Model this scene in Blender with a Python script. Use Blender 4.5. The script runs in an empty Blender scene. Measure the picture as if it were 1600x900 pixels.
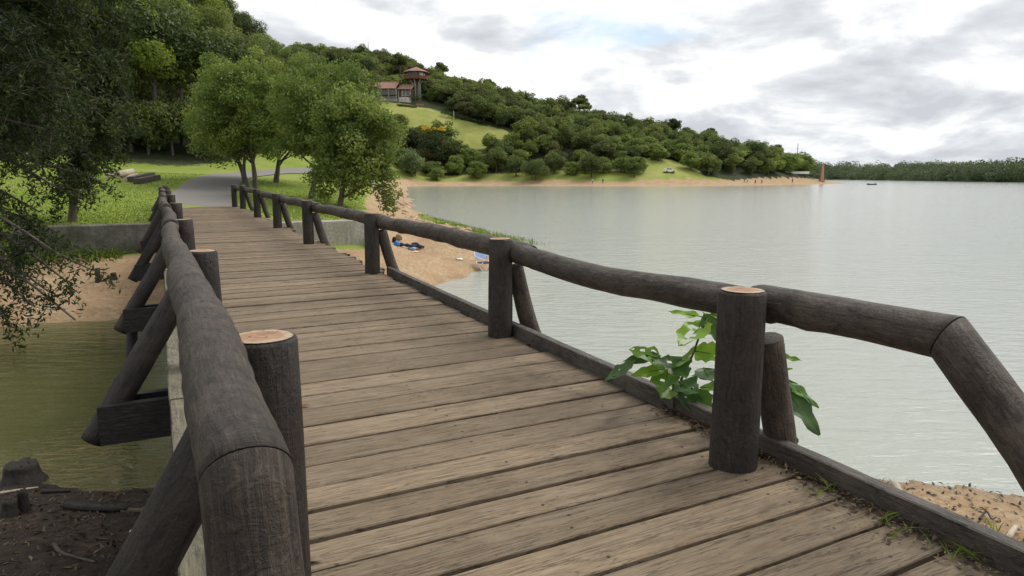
import bpy, math, random
import numpy as np
from mathutils import Vector, Matrix
from mathutils import noise as mnoise

scene = bpy.context.scene
col = scene.collection
R = math.radians
# ------------------------------------------------------------------ camera, sky, sun, exposure
F_PX, CZ, HOR = 1067.0, 3.3, 275.0            # focal length in photo pixels, eye height above the lake, horizon row
PITCH = math.atan((450 - HOR) / F_PX)
cam_d = bpy.data.cameras.new('camera')
cam = bpy.data.objects.new('camera', cam_d); col.objects.link(cam)
cam_d.sensor_width = 36; cam_d.lens = 36 * F_PX / 1600
cam_d.clip_start = 0.05; cam_d.clip_end = 9000
cam.location = (0, 0, CZ); cam.rotation_euler = (R(90) - PITCH, 0, 0)
scene.camera = cam

SUN_EL, SUN_AZ = R(52), R(58)                 # azimuth clockwise from +Y (view direction)
world = bpy.data.worlds.new('World'); scene.world = world; world.use_nodes = True
wn, wl = world.node_tree.nodes, world.node_tree.links
wn.clear()
w_out = wn.new('ShaderNodeOutputWorld')
sky = wn.new('ShaderNodeTexSky'); sky.sky_type = 'NISHITA'; sky.sun_disc = False
sky.sun_elevation = SUN_EL; sky.sun_rotation = SUN_AZ
bg_sky = wn.new('ShaderNodeBackground'); bg_sky.inputs[1].default_value = 0.12
wl.new(sky.outputs[0], bg_sky.inputs[0])
tc = wn.new('ShaderNodeTexCoord')
sep = wn.new('ShaderNodeSeparateXYZ'); wl.new(tc.outputs['Generated'], sep.inputs[0])
def wmath(op, a, b=None, clamp=False):
    n = wn.new('ShaderNodeMath'); n.operation = op; n.use_clamp = clamp
    for i, v in enumerate((a, b)):
        if v is None: continue
        if isinstance(v, (int, float)): n.inputs[i].default_value = v
        else: wl.new(v, n.inputs[i])
    return n.outputs[0]
zc = wmath('ADD', wmath('MAXIMUM', sep.outputs[2], 0.0), 0.30)
comb = wn.new('ShaderNodeCombineXYZ')
wl.new(wmath('DIVIDE', sep.outputs[0], zc), comb.inputs[0])
wl.new(wmath('DIVIDE', sep.outputs[1], zc), comb.inputs[1])
def wnoise(scale, detail, rough, off, dist=0.0):
    mp = wn.new('ShaderNodeMapping'); mp.inputs['Location'].default_value = off
    wl.new(comb.outputs[0], mp.inputs[0])
    n = wn.new('ShaderNodeTexNoise'); n.inputs['Scale'].default_value = scale
    n.inputs['Detail'].default_value = detail; n.inputs['Roughness'].default_value = rough
    n.inputs['Distortion'].default_value = dist
    wl.new(mp.outputs[0], n.inputs['Vector']); return n.outputs[0]
def wramp(fac, stops):
    n = wn.new('ShaderNodeValToRGB'); wl.new(fac, n.inputs[0])
    el = n.color_ramp.elements
    while len(el) < len(stops): el.new(0.5)
    for e, (p, c) in zip(el, stops): e.position = p; e.color = (*c, 1) if len(c) == 3 else c
    return n.outputs[0]
def wnoise2(scale, detail, rough, off, k):
    mp = wn.new('ShaderNodeMapping'); mp.inputs['Location'].default_value = off; mp.inputs['Scale'].default_value = (k, k, 1)
    wl.new(comb.outputs[0], mp.inputs[0])
    n = wn.new('ShaderNodeTexNoise'); n.inputs['Scale'].default_value = scale; n.inputs['Detail'].default_value = detail; n.inputs['Roughness'].default_value = rough
    n.inputs['Distortion'].default_value = 0.25
    wl.new(mp.outputs[0], n.inputs['Vector']); return n.outputs[0]
cover = wramp(wnoise(1.2, 7, 0.55, (3.7, 1.9, 0), 0.2), [(0.31, (0, 0, 0)), (0.42, (1, 1, 1))])
cover = wmath('MAXIMUM', cover, wramp(sep.outputs[2], [(0.10, (1, 1, 1)), (0.24, (0, 0, 0))]))     # the deck of cloud closes towards the horizon
# cloud density here against the density a little higher up: tops catch the light, bases stay grey
n_here = wnoise2(2.3, 10, 0.57, (5.3, 2.2, 0), 1.0); n_up = wnoise2(2.3, 4, 0.5, (5.3, 2.2, 0), 0.92)
big = wnoise(0.6, 3, 0.5, (1.2, 7.7, 0))
tone = wmath('ADD', wmath('MULTIPLY', wmath('SUBTRACT', n_here, n_up), 1.15), wmath('ADD', wmath('MULTIPLY', n_here, 0.5), wmath('MULTIPLY', big, 0.5)))
ccol = wramp(tone, [(0.27, (0.56, 0.58, 0.62)), (0.43, (0.70, 0.72, 0.75)), (0.53, (0.86, 0.875, 0.89)), (0.66, (1.0, 1.0, 0.99))])
bg_cl = wn.new('ShaderNodeBackground'); bg_cl.inputs[1].default_value = 0.80
wl.new(ccol, bg_cl.inputs[0])
mixw = wn.new('ShaderNodeMixShader')
wl.new(cover, mixw.inputs[0]); wl.new(bg_sky.outputs[0], mixw.inputs[1]); wl.new(bg_cl.outputs[0], mixw.inputs[2])
wl.new(mixw.outputs[0], w_out.inputs[0])

sun_d = bpy.data.lights.new('sun', 'SUN'); sun_d.energy = 2.1; sun_d.angle = R(34); sun_d.color = (1, 0.955, 0.88)
sun = bpy.data.objects.new('sun', sun_d); col.objects.link(sun)
sd = Vector((math.sin(SUN_AZ) * math.cos(SUN_EL), math.cos(SUN_AZ) * math.cos(SUN_EL), math.sin(SUN_EL)))
sun.rotation_euler = sd.to_track_quat('Z', 'Y').to_euler()
vs = scene.view_settings
vs.view_transform = 'Standard'; vs.look = 'None'; vs.exposure = 0.5; vs.gamma = 1.0; vs.use_curve_mapping = False
scene.render.engine = 'CYCLES'
scene.cycles.max_bounces = 7; scene.cycles.diffuse_bounces = 3; scene.cycles.transmission_bounces = 4

# ------------------------------------------------------------------ helpers
def ray(px, py):
    u = (px - 800) / F_PX; v = (450 - py) / F_PX
    c, s = math.cos(PITCH), math.sin(PITCH)
    Y = c + v * s
    return u / Y, (-s + v * c) / Y
def at(px, py, Y):
    a, b = ray(px, py); return Vector((a * Y, Y, CZ + b * Y))
BR = R(27)                                     # the bridge runs 27 degrees left of the view direction
CB, SB = math.cos(BR), math.sin(BR)
def b2w(b, s): return b * CB - s * SB, b * SB + s * CB
def deck_z(s): return 1.8 + 0.0075 * max(0.0, s - 8)

def tag(o, label=None, cat=None, group=None, kind=None):
    if label: o['label'] = label
    if cat: o['category'] = cat
    if group: o['group'] = group
    if kind: o['kind'] = kind
    return o
def link(o, parent=None):
    col.objects.link(o)
    if parent is not None: o.parent = parent
    return o
def empty(name, loc, rz=0.0):
    o = bpy.data.objects.new(name, None); o.location = loc; o.rotation_euler = (0, 0, rz); o.empty_display_size = 0.2
    return link(o)
def new_obj(name, me, parent=None, loc=None):
    o = bpy.data.objects.new(name, me)
    if loc is not None: o.location = loc
    return link(o, parent)

class MB:
    """collects shapes and links them as one mesh object"""
    def __init__(self): self.v = []; self.f = []; self.m = []; self.uv = []; self.sm = []
    def face(self, idx, mat=0, uv=None, smooth=False):
        self.f.append(tuple(idx)); self.m.append(mat); self.uv.append(uv or [(0, 0)] * len(idx)); self.sm.append(smooth)
    def tube(self, pts, rad, n=12, mat=0, caps=(True, True), cap_mat=None, wob=0.0, seed=0, flat=1.0, miter=(None, None), knots=()):
        pts = [Vector(p) for p in pts]
        if not hasattr(rad, '__len__'): rad = [rad] * len(pts)
        base = len(self.v); L = 0.0; lens = []
        prev = None
        for i, p in enumerate(pts):
            if i: L += (p - pts[i - 1]).length
            lens.append(L)
            t = (pts[min(i + 1, len(pts) - 1)] - pts[max(i - 1, 0)]).normalized()
            if prev is None:
                a = Vector((0, 0, 1)) if abs(t.z) < 0.9 else Vector((1, 0, 0))
                x = a.cross(t).normalized()
            else:
                x = (prev - t * prev.dot(t)).normalized()
            prev = x; y = t.cross(x)
            for k in range(n):
                an = 2 * math.pi * k / n
                r = rad[i]
                if wob:
                    r *= 1 + wob * mnoise.noise(Vector((math.cos(an) * 1.2 + seed * 7.3, math.sin(an) * 1.2, lens[i] * 2.2)))
                for (ka, kl, kr) in knots:
                    da = (an - ka + math.pi) % (2 * math.pi) - math.pi; dl = lens[i] - kl
                    if abs(dl) < 0.2: r += kr * math.exp(-(da * da) / 0.16 - dl * dl / 0.0035)
                off = x * (math.cos(an) * r) + y * (math.sin(an) * r * flat)
                mt_ = miter[0] if i == 0 else miter[1] if i == len(pts) - 1 else None
                if mt_ is not None: off = off - t * (off.dot(mt_) / t.dot(mt_))
                self.v.append(p + off)
        for i in range(len(pts) - 1):
            for k in range(n):
                k2 = (k + 1) % n
                a, b = base + i * n + k, base + i * n + k2
                c_, d_ = base + (i + 1) * n + k2, base + (i + 1) * n + k
                u0, u1 = 2 * math.pi * rad[i] * k / n, 2 * math.pi * rad[i] * (k + 1) / n
                self.face((a, b, c_, d_), mat, [(u0 + seed, lens[i]), (u1 + seed, lens[i]), (u1 + seed, lens[i + 1]), (u0 + seed, lens[i + 1])], True)
        cm = mat if cap_mat is None else cap_mat
        if caps[0]: self.face([base + k for k in range(n)][::-1], cm)
        if caps[1]: self.face([base + (len(pts) - 1) * n + k for k in range(n)], cm)
        return self
    def box(self, c, size, ax=None, mat=0, bev=0.0):
        c = Vector(c); hx, hy, hz = size[0] / 2, size[1] / 2, size[2] / 2
        X, Y, Z = ax if ax else (Vector((1, 0, 0)), Vector((0, 1, 0)), Vector((0, 0, 1)))
        b = len(self.v)
        if bev <= 0:
            for sx, sy, sz in ((-1,-1,-1),(1,-1,-1),(1,1,-1),(-1,1,-1),(-1,-1,1),(1,-1,1),(1,1,1),(-1,1,1)):
                self.v.append(c + X * (sx * hx) + Y * (sy * hy) + Z * (sz * hz))
            for f in ((0,3,2,1),(4,5,6,7),(0,1,5,4),(1,2,6,5),(2,3,7,6),(3,0,4,7)):
                self.face([b + i for i in f], mat, self._boxuv(f, b))
        else:   # chamfered along X (profile in YZ)
            prof = [(-hy+bev,-hz),(hy-bev,-hz),(hy,-hz+bev),(hy,hz-bev),(hy-bev,hz),(-hy+bev,hz),(-hy,hz-bev),(-hy,-hz+bev)]
            for sx in (-1, 1):
                for (py, pz) in prof: self.v.append(c + X * (sx * hx) + Y * py + Z * pz)
            for k in range(8):
                f = (k, (k+1) % 8, 8 + (k+1) % 8, 8 + k)
                self.face([b + i for i in f][::-1], mat)
            self.face([b + k for k in range(8)], mat); self.face([b + 8 + k for k in range(8)][::-1], mat)
        return self
    def _boxuv(self, f, b):
        p = [self.v[b + i] for i in f]
        e1 = (p[1] - p[0]).length; e2 = (p[2] - p[1]).length
        if e1 > e2: return [(0, 0), (0, e1), (e2, e1), (e2, 0)]
        return [(0, 0), (e1, 0), (e1, e2), (0, e2)]
    def poly(self, pts, mat=0):
        b = len(self.v); self.v += [Vector(p) for p in pts]; self.face(range(b, b + len(pts)), mat); return self
    def prism(self, pts, off, mat=0):
        """closed prism: polygon pts extruded by vector off"""
        n = len(pts); b = len(self.v); off = Vector(off)
        self.v += [Vector(p) for p in pts] + [Vector(p) + off for p in pts]
        self.face([b + i for i in range(n)], mat); self.face([b + n + i for i in range(n)][::-1], mat)
        for i in range(n):
            j = (i + 1) % n; self.face((b + j, b + i, b + n + i, b + n + j), mat)
        return self
    def mesh(self, name, mats):
        me = bpy.data.meshes.new(name)
        me.from_pydata([tuple(p) for p in self.v], [], self.f)
        for m in (mats if isinstance(mats, (list, tuple)) else [mats]): me.materials.append(m)
        me.polygons.foreach_set('material_index', self.m)
        me.polygons.foreach_set('use_smooth', self.sm)
        uvl = me.uv_layers.new(name='UVMap')
        flat = [c for face in self.uv for q in face for c in q]
        uvl.data.foreach_set('uv', flat)
        me.update()
        return me
    def build(self, name, mats, parent=None, loc=None):
        return new_obj(name, self.mesh(name, mats), parent, loc)

def np_mesh(name, V, Q, mats, tint=None, mat_idx=None, smooth=False):
    """V (n,3), Q (m,k) index arrays; all faces the same size"""
    me = bpy.data.meshes.new(name)
    k = Q.shape[1]
    me.vertices.add(len(V)); me.vertices.foreach_set('co', np.asarray(V, dtype=np.float32).ravel())
    me.loops.add(Q.size); me.loops.foreach_set('vertex_index', Q.astype(np.int32).ravel())
    me.polygons.add(len(Q)); me.polygons.foreach_set('loop_start', np.arange(0, Q.size, k, dtype=np.int32))
    for m in (mats if isinstance(mats, (list, tuple)) else [mats]): me.materials.append(m)
    if mat_idx is not None: me.polygons.foreach_set('material_index', np.asarray(mat_idx, dtype=np.int32))
    me.polygons.foreach_set('use_smooth', np.full(len(Q), smooth))
    me.update(calc_edges=True)
    if tint is not None:
        a = me.attributes.new('tint', 'FLOAT', 'POINT'); a.data.foreach_set('value', np.asarray(tint, dtype=np.float32))
    return me

# ------------------------------------------------------------------ materials
class NT:
    def __init__(self, name):
        self.mat = bpy.data.materials.new(name); self.mat.use_nodes = True
        self.n = self.mat.node_tree.nodes; self.l = self.mat.node_tree.links
        self.bsdf = self.n['Principled BSDF']; self.out = self.n['Material Output']
    def new(self, t, **kw):
        n = self.n.new(t)
        for k, v in kw.items(): setattr(n, k, v)
        return n
    def set(self, sock, v):
        if hasattr(v, 'is_output') or isinstance(v, bpy.types.NodeSocket): self.l.new(v, sock)
        else: sock.default_value = v
    def coord(self, which='Object', scale=(1, 1, 1), rot=(0, 0, 0)):
        t = self.new('ShaderNodeTexCoord'); m = self.new('ShaderNodeMapping')
        m.inputs['Scale'].default_value = scale; m.inputs['Rotation'].default_value = rot
        self.l.new(t.outputs[which], m.inputs[0]); return m.outputs[0]
    def noise(self, vec, scale, detail=5, rough=0.55, dist=0.0):
        n = self.new('ShaderNodeTexNoise'); n.inputs['Scale'].default_value = scale; n.inputs['Detail'].default_value = detail
        n.inputs['Roughness'].default_value = rough; n.inputs['Distortion'].default_value = dist
        self.l.new(vec, n.inputs['Vector']); return n.outputs[0]
    def ramp(self, fac, stops):
        n = self.new('ShaderNodeValToRGB'); self.l.new(fac, n.inputs[0]); el = n.color_ramp.elements
        while len(el) < len(stops): el.new(0.5)
        for e, (p, c) in zip(el, stops): e.position = p; e.color = (*c, 1) if hasattr(c, '__len__') else (c, c, c, 1)
        return n.outputs[0]
    def math(self, op, a, b=0.0, clamp=False):
        n = self.new('ShaderNodeMath', operation=op, use_clamp=clamp)
        self.set(n.inputs[0], a); self.set(n.inputs[1], b); return n.outputs[0]
    def mix(self, fac, a, b, mode='MIX'):
        n = self.new('ShaderNodeMix', data_type='RGBA', blend_type=mode)
        self.set(n.inputs[0], fac); self.set(n.inputs[6], a if not isinstance(a, tuple) else (*a, 1)); self.set(n.inputs[7], b if not isinstance(b, tuple) else (*b, 1))
        return n.outputs[2]
    def bump(self, h, strength=0.4, dist=0.02, normal=None):
        n = self.new('ShaderNodeBump'); n.inputs['Strength'].default_value = strength; n.inputs['Distance'].default_value = dist
        self.l.new(h, n.inputs['Height'])
        if normal is not None: self.l.new(normal, n.inputs['Normal'])
        return n.outputs[0]
    def attr(self, name, out='Fac'):
        n = self.new('ShaderNodeAttribute', attribute_name=name); return n.outputs[out]
    def rnd(self): return self.new('ShaderNodeObjectInfo').outputs['Random']
    def finish(self, color, rough=0.8, normal=None, spec=0.3):
        self.set(self.bsdf.inputs['Base Color'], color if not isinstance(color, tuple) else (*color, 1))
        self.set(self.bsdf.inputs['Roughness'], rough); self.bsdf.inputs['Specular IOR Level'].default_value = spec
        if normal is not None: self.l.new(normal, self.bsdf.inputs['Normal'])
        return self.mat

def m_plain(name, c, rough=0.7, var=0.25, scale=6.0, spec=0.3, bump=0.0):
    t = NT(name); v = t.coord('Object'); n = t.noise(v, scale, 6, 0.6)
    c2 = tuple(x * (1 - var) for x in c); c3 = tuple(min(1, x * (1 + var)) for x in c)
    return t.finish(t.ramp(n, [(0.3, c2), (0.7, c3)]), rough, t.bump(n, bump, 0.02) if bump else None, spec)

def m_log(name, dark, mid, light, blotch=0.5, scratch=0.0):
    t = NT(name)
    g1 = t.noise(t.coord('UV', (60, 5.0, 1)), 1.0, 10, 0.75, 0.4)
    g2 = t.noise(t.coord('UV', (18, 9, 1)), 1.0, 6, 0.62, 0.6)
    ck = t.noise(t.coord('UV', (34, 0.9, 1)), 1.0, 6, 0.6, 1.2)
    ob = t.noise(t.coord('Object'), 3.4, 8, 0.62)
    sp = t.noise(t.coord('Object'), 46, 4, 0.7)
    c = t.ramp(g1, [(0.30, dark), (0.52, mid), (0.75, light)])
    bl = t.ramp(ob, [(0.44, 0.0), (0.64, 1.0)])
    c = t.mix(t.math('MULTIPLY', bl, blotch), c, light)
    c = t.mix(1.0, c, t.ramp(g2, [(0.30, 0.45), (0.44, 1.0), (0.75, 1.25)]), 'MULTIPLY')
    c = t.mix(t.ramp(ck, [(0.485, 0.0), (0.5, 0.85), (0.515, 0.0)]), c, tuple(x * 0.35 for x in dark))
    c = t.mix(t.ramp(sp, [(0.66, 0.0), (0.74, 0.8)]), c, tuple(x * 0.5 for x in dark))
    h = t.math('ADD', t.math('MULTIPLY', g1, 0.6), t.math('ADD', t.math('MULTIPLY', g2, 0.8), t.math('MULTIPLY', sp, 0.35)))
    if scratch:
        sc = t.noise(t.coord('Object', (14, 30, 24), (0.4, 0.7, 0.5)), 1.0, 6, 0.65, 2.5)
        c = t.mix(t.math('MULTIPLY', t.ramp(sc, [(0.55, 0.0), (0.66, 1.0)]), scratch), c, tuple(min(1, x * 1.5) for x in light))
        c = t.mix(t.math('MULTIPLY', t.ramp(sc, [(0.34, 1.0), (0.42, 0.0)]), scratch), c, dark)
        h = t.math('ADD', h, t.math('MULTIPLY', sc, 0.5))
    c = t.mix(1.0, c, t.ramp(t.rnd(), [(0.0, 0.85), (1.0, 1.15)]), 'MULTIPLY')
    return t.finish(c, t.ramp(g2, [(0.3, 0.7), (0.7, 0.45)]), t.bump(h, 1.0, 0.022), 0.45)
M_POST = m_log('post_wood', (0.008, 0.006, 0.0047), (0.021, 0.0155, 0.012), (0.052, 0.039, 0.03), 0.35)
M_RAIL = m_log('rail_wood', (0.013, 0.0092, 0.0066), (0.044, 0.032, 0.0232), (0.125, 0.097, 0.073), 0.55, 0.25)
M_BEAM = m_log('beam_wood', (0.006, 0.005, 0.0045), (0.011, 0.009, 0.008), (0.026, 0.021, 0.018), 0.15)
M_BARK = m_log('bark', (0.035, 0.027, 0.02), (0.085, 0.068, 0.052), (0.17, 0.145, 0.12), 0.4)
M_PALELOG = m_plain('pale_log', (0.42, 0.36, 0.28), 0.85, 0.3, 5, bump=0.4)

def m_cut():
    t = NT('cut_wood'); o = t.coord('UV', (1, 1, 1))
    w = t.new('ShaderNodeTexWave', wave_type='RINGS', rings_direction='Z'); w.inputs['Scale'].default_value = 14; w.inputs['Distortion'].default_value = 5; w.inputs['Detail'].default_value = 3
    t.l.new(o, w.inputs[0])
    n = t.noise(o, 9, 6, 0.6); n2 = t.noise(o, 28, 4, 0.6)
    c = t.ramp(n, [(0.25, (0.15, 0.085, 0.055)), (0.5, (0.35, 0.205, 0.125)), (0.75, (0.44, 0.32, 0.21))])
    uvs_ = t.new('ShaderNodeSeparateXYZ'); t.l.new(o, uvs_.inputs[0])
    fx = t.math('SUBTRACT', t.math('FRACT', uvs_.outputs[0]), 0.5); fy = t.math('SUBTRACT', uvs_.outputs[1], 0.5)
    rr_ = t.math('SQRT', t.math('ADD', t.math('MULTIPLY', fx, fx), t.math('MULTIPLY', fy, fy)))
    rr_ = t.math('ADD', t.math('MULTIPLY', rr_, 8.0), t.math('MULTIPLY', t.math('SUBTRACT', n, 0.5), 0.5))
    c = t.mix(t.ramp(rr_, [(0.62, 0.0), (0.74, 0.85)]), c, (0.40, 0.33, 0.23))
    c = t.mix(t.ramp(rr_, [(0.90, 0.0), (0.97, 0.9)]), c, (0.07, 0.055, 0.04))
    c = t.mix(t.math('MULTIPLY', w.outputs[0], 0.25), c, (0.2, 0.11, 0.06))
    c = t.mix(t.ramp(n2, [(0.60, 0.0), (0.68, 0.7)]), c, (0.05, 0.035, 0.025))
    ck = t.noise(o, 6, 3, 0.5, 0.8); c = t.mix(t.ramp(ck, [(0.49, 0.0), (0.5, 0.9), (0.51, 0.0)]), c, (0.05, 0.03, 0.02))
    return t.finish(c, 0.8, t.bump(n2, 0.4, 0.01))
M_CUT = m_cut()

def m_plank():
    t = NT('deck_plank')
    tcn = t.new('ShaderNodeTexCoord')
    # shift the grain of each plank by its own random number
    add = t.new('ShaderNodeVectorMath', operation='ADD'); t.l.new(tcn.outputs['Object'], add.inputs[0])
    cmb = t.new('ShaderNodeCombineXYZ'); r = t.rnd()
    t.l.new(t.math('MULTIPLY', r, 37.0), cmb.inputs[0]); t.l.new(t.math('MULTIPLY', r, 11.0), cmb.inputs[2]); t.l.new(cmb.outputs[0], add.inputs[1])
    def mp(sc):
        m = t.new('ShaderNodeMapping'); m.inputs['Scale'].default_value = sc; t.l.new(add.outputs[0], m.inputs[0]); return m.outputs[0]
    g = t.noise(mp((7, 85, 30)), 1.0, 10, 0.74, 0.35)
    g2 = t.noise(mp((1.1, 18, 8)), 1.0, 5, 0.6, 0.8)
    bl = t.noise(mp((2.2, 3.5, 3)), 1.0, 6, 0.62)
    sp = t.noise(mp((26, 50, 30)), 1.0, 4, 0.72)
    c = t.ramp(g, [(0.28, (0.10, 0.07, 0.044)), (0.44, (0.225, 0.166, 0.108)), (0.58, (0.31, 0.238, 0.16)), (0.74, (0.42, 0.335, 0.235))])
    c = t.mix(t.ramp(g2, [(0.35, 0.0), (0.7, 0.55)]), c, (0.34, 0.29, 0.225))
    c = t.mix(t.ramp(bl, [(0.5, 0.0), (0.72, 0.55)]), c, (0.125, 0.092, 0.06))
    c = t.mix(t.ramp(sp, [(0.64, 0.0), (0.72, 0.75)]), c, (0.06, 0.042, 0.028))
    ck = t.noise(mp((1.3, 26, 10)), 1.0, 6, 0.62, 1.0)
    c = t.mix(t.ramp(ck, [(0.475, 0.0), (0.5, 0.8), (0.525, 0.0)]), c, (0.045, 0.032, 0.022))
    c = t.mix(1.0, c, t.ramp(r, [(0, (0.60, 0.585, 0.56)), (0.5, (0.74, 0.715, 0.675)), (1, (0.87, 0.84, 0.80))]), 'MULTIPLY')
    # planks darken in irregular patches towards the right-hand kerb
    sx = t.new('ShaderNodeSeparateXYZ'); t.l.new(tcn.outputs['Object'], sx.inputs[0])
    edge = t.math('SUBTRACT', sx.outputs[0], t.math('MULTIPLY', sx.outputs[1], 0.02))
    kerb_tone = t.math('ADD', t.math('MULTIPLY', t.math('SUBTRACT', edge, 2.40), 1.7), t.math('MULTIPLY', t.math('SUBTRACT', bl, 0.5), 3.0))
    near = t.math('MULTIPLY', t.ramp(t.math('MULTIPLY', sx.outputs[1], 0.1), [(0.55, 1.0), (1.0, 0.25)]), kerb_tone, True)
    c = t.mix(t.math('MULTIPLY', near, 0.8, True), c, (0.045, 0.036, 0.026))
    h = t.math('ADD', t.math('MULTIPLY', g, 0.8), t.math('MULTIPLY', g2, 0.5))
    return t.finish(c, 0.78, t.bump(h, 0.8, 0.009), 0.25)
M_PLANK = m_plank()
M_KERB = m_log('kerb_wood', (0.026, 0.021, 0.017), (0.06, 0.049, 0.039), (0.13, 0.112, 0.092), 0.45)
M_STRING = m_log('mossy_board', (0.07, 0.062, 0.04), (0.14, 0.128, 0.083), (0.22, 0.20, 0.135), 0.5)
M_NAIL = m_plain('nail', (0.02, 0.017, 0.015), 0.6)
M_RED = m_plain('red_end_grain', (0.16, 0.06, 0.035), 0.8, 0.4, 20)

def m_concrete(name, base, moss, amt=0.5):
    t = NT(name); o = t.coord('Object')
    n = t.noise(o, 1.6, 8, 0.65); n2 = t.noise(o, 14, 6, 0.6); st = t.noise(t.coord('Object', (3, 3, 0.5)), 1.5, 6, 0.6)
    c = t.ramp(n2, [(0.3, tuple(x * 0.7 for x in base)), (0.7, tuple(x * 1.15 for x in base))])
    c = t.mix(t.math('MULTIPLY', t.ramp(n, [(0.40, 0.0), (0.62, 1.0)]), amt), c, moss)
    c = t.mix(t.ramp(st, [(0.48, 0.0), (0.7, 0.6)]), c, tuple(x * 0.35 for x in base))
    return t.finish(c, 0.9, t.bump(t.math('ADD', n2, n), 0.5, 0.03), 0.2)
M_CONC = m_concrete('abutment_concrete', (0.21, 0.20, 0.175), (0.055, 0.06, 0.035), 0.75)
M_CONC2 = m_concrete('pale_concrete', (0.46, 0.43, 0.37), (0.2, 0.19, 0.13), 0.4)

def m_ground():
    t = NT('ground'); o = t.coord('Object')
    a = t.new('ShaderNodeAttribute', attribute_name='zone'); sc = t.new('ShaderNodeSeparateColor'); t.l.new(a.outputs['Color'], sc.inputs[0])
    n_f = t.noise(o, 9, 9, 0.65); n_m = t.noise(o, 1.3, 7, 0.6); n_c = t.noise(o, 0.12, 6, 0.6); n_vf = t.noise(o, 42, 5, 0.7)
    sand = t.ramp(n_f, [(0.28, (0.25, 0.165, 0.09)), (0.5, (0.40, 0.285, 0.17)), (0.72, (0.52, 0.40, 0.26))])
    sand = t.mix(t.ramp(n_m, [(0.45, 0.0), (0.68, 0.6)]), sand, (0.36, 0.215, 0.11))
    sand = t.mix(t.ramp(t.noise(o, 0.5, 7, 0.65, 0.6), [(0.48, 0.0), (0.66, 0.55)]), sand, (0.26, 0.165, 0.09))
    sand = t.mix(t.ramp(n_vf, [(0.62, 0.0), (0.7, 0.7)]), sand, (0.15, 0.105, 0.065))
    grs = t.ramp(n_vf, [(0.25, (0.085, 0.135, 0.014)), (0.5, (0.165, 0.24, 0.026)), (0.75, (0.25, 0.33, 0.05))])
    n_p = t.noise(o, 0.45, 8, 0.68, 0.5)
    grs = t.mix(t.ramp(n_p, [(0.50, 0.0), (0.66, 0.65)]), grs, (0.30, 0.29, 0.085))
    grs = t.mix(t.ramp(n_p, [(0.30, 0.6), (0.44, 0.0)]), grs, (0.075, 0.13, 0.018))
    grs = t.mix(t.ramp(n_m, [(0.35, 0.0), (0.7, 0.5)]), grs, (0.21, 0.26, 0.045))
    grs = t.mix(t.ramp(n_c, [(0.45, 0.0), (0.65, 0.6)]), grs, (0.27, 0.28, 0.08))
    gp = t.new('ShaderNodeNewGeometry'); gs = t.new('ShaderNodeSeparateXYZ'); t.l.new(gp.outputs['Position'], gs.inputs[0])
    grs = t.mix(t.ramp(t.math('MULTIPLY', gs.outputs[1], 0.003), [(0.6, 0.0), (0.82, 0.7)]), grs, t.mix(t.ramp(n_c, [(0.35, 0.0), (0.65, 1.0)]), (0.24, 0.26, 0.06), (0.38, 0.35, 0.13)))
    mud = t.ramp(n_f, [(0.28, (0.018, 0.013, 0.010)), (0.5, (0.05, 0.037, 0.027)), (0.74, (0.115, 0.085, 0.06))])
    mud = t.mix(t.ramp(n_vf, [(0.58, 0.0), (0.66, 0.8)]), mud, (0.16, 0.12, 0.08))
    mud = t.mix(t.ramp(n_m, [(0.42, 0.0), (0.6, 0.7)]), mud, (0.025, 0.018, 0.013))
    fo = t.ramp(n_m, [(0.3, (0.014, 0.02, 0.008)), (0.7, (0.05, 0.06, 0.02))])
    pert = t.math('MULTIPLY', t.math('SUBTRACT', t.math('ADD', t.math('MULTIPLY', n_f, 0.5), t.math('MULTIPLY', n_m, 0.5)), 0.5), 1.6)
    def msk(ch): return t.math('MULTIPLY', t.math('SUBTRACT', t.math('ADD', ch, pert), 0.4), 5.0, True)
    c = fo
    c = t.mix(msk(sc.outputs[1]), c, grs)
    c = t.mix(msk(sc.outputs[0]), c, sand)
    c = t.mix(msk(sc.outputs[2]), c, mud)
    wet = a.outputs['Alpha']                      # damp band along the waterline
    c = t.mix(t.math('MULTIPLY', wet, 0.65), c, t.mix(1.0, c, (0.42, 0.36, 0.30), 'MULTIPLY'))
    h = t.math('ADD', t.math('MULTIPLY', n_f, 1.0), t.math('MULTIPLY', n_vf, 0.5))
    return t.finish(c, t.ramp(wet, [(0, 0.95), (1, 0.5)]), t.bump(h, 0.8, 0.06), 0.25)
M_GROUND = m_ground()
M_PATH = NT('path_asphalt')
_o = M_PATH.coord('Object'); _n = M_PATH.noise(_o, 30, 5, 0.7); _n2 = M_PATH.noise(_o, 0.8, 6, 0.6)
M_PATH = M_PATH.finish(M_PATH.mix(M_PATH.ramp(_n2, [(0.4, 0.0), (0.7, 0.6)]), M_PATH.ramp(_n, [(0.3, (0.15, 0.14, 0.13)), (0.7, (0.24, 0.225, 0.21))]), (0.21, 0.19, 0.165)), 0.9, M_PATH.bump(_n, 0.3, 0.01))

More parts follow.
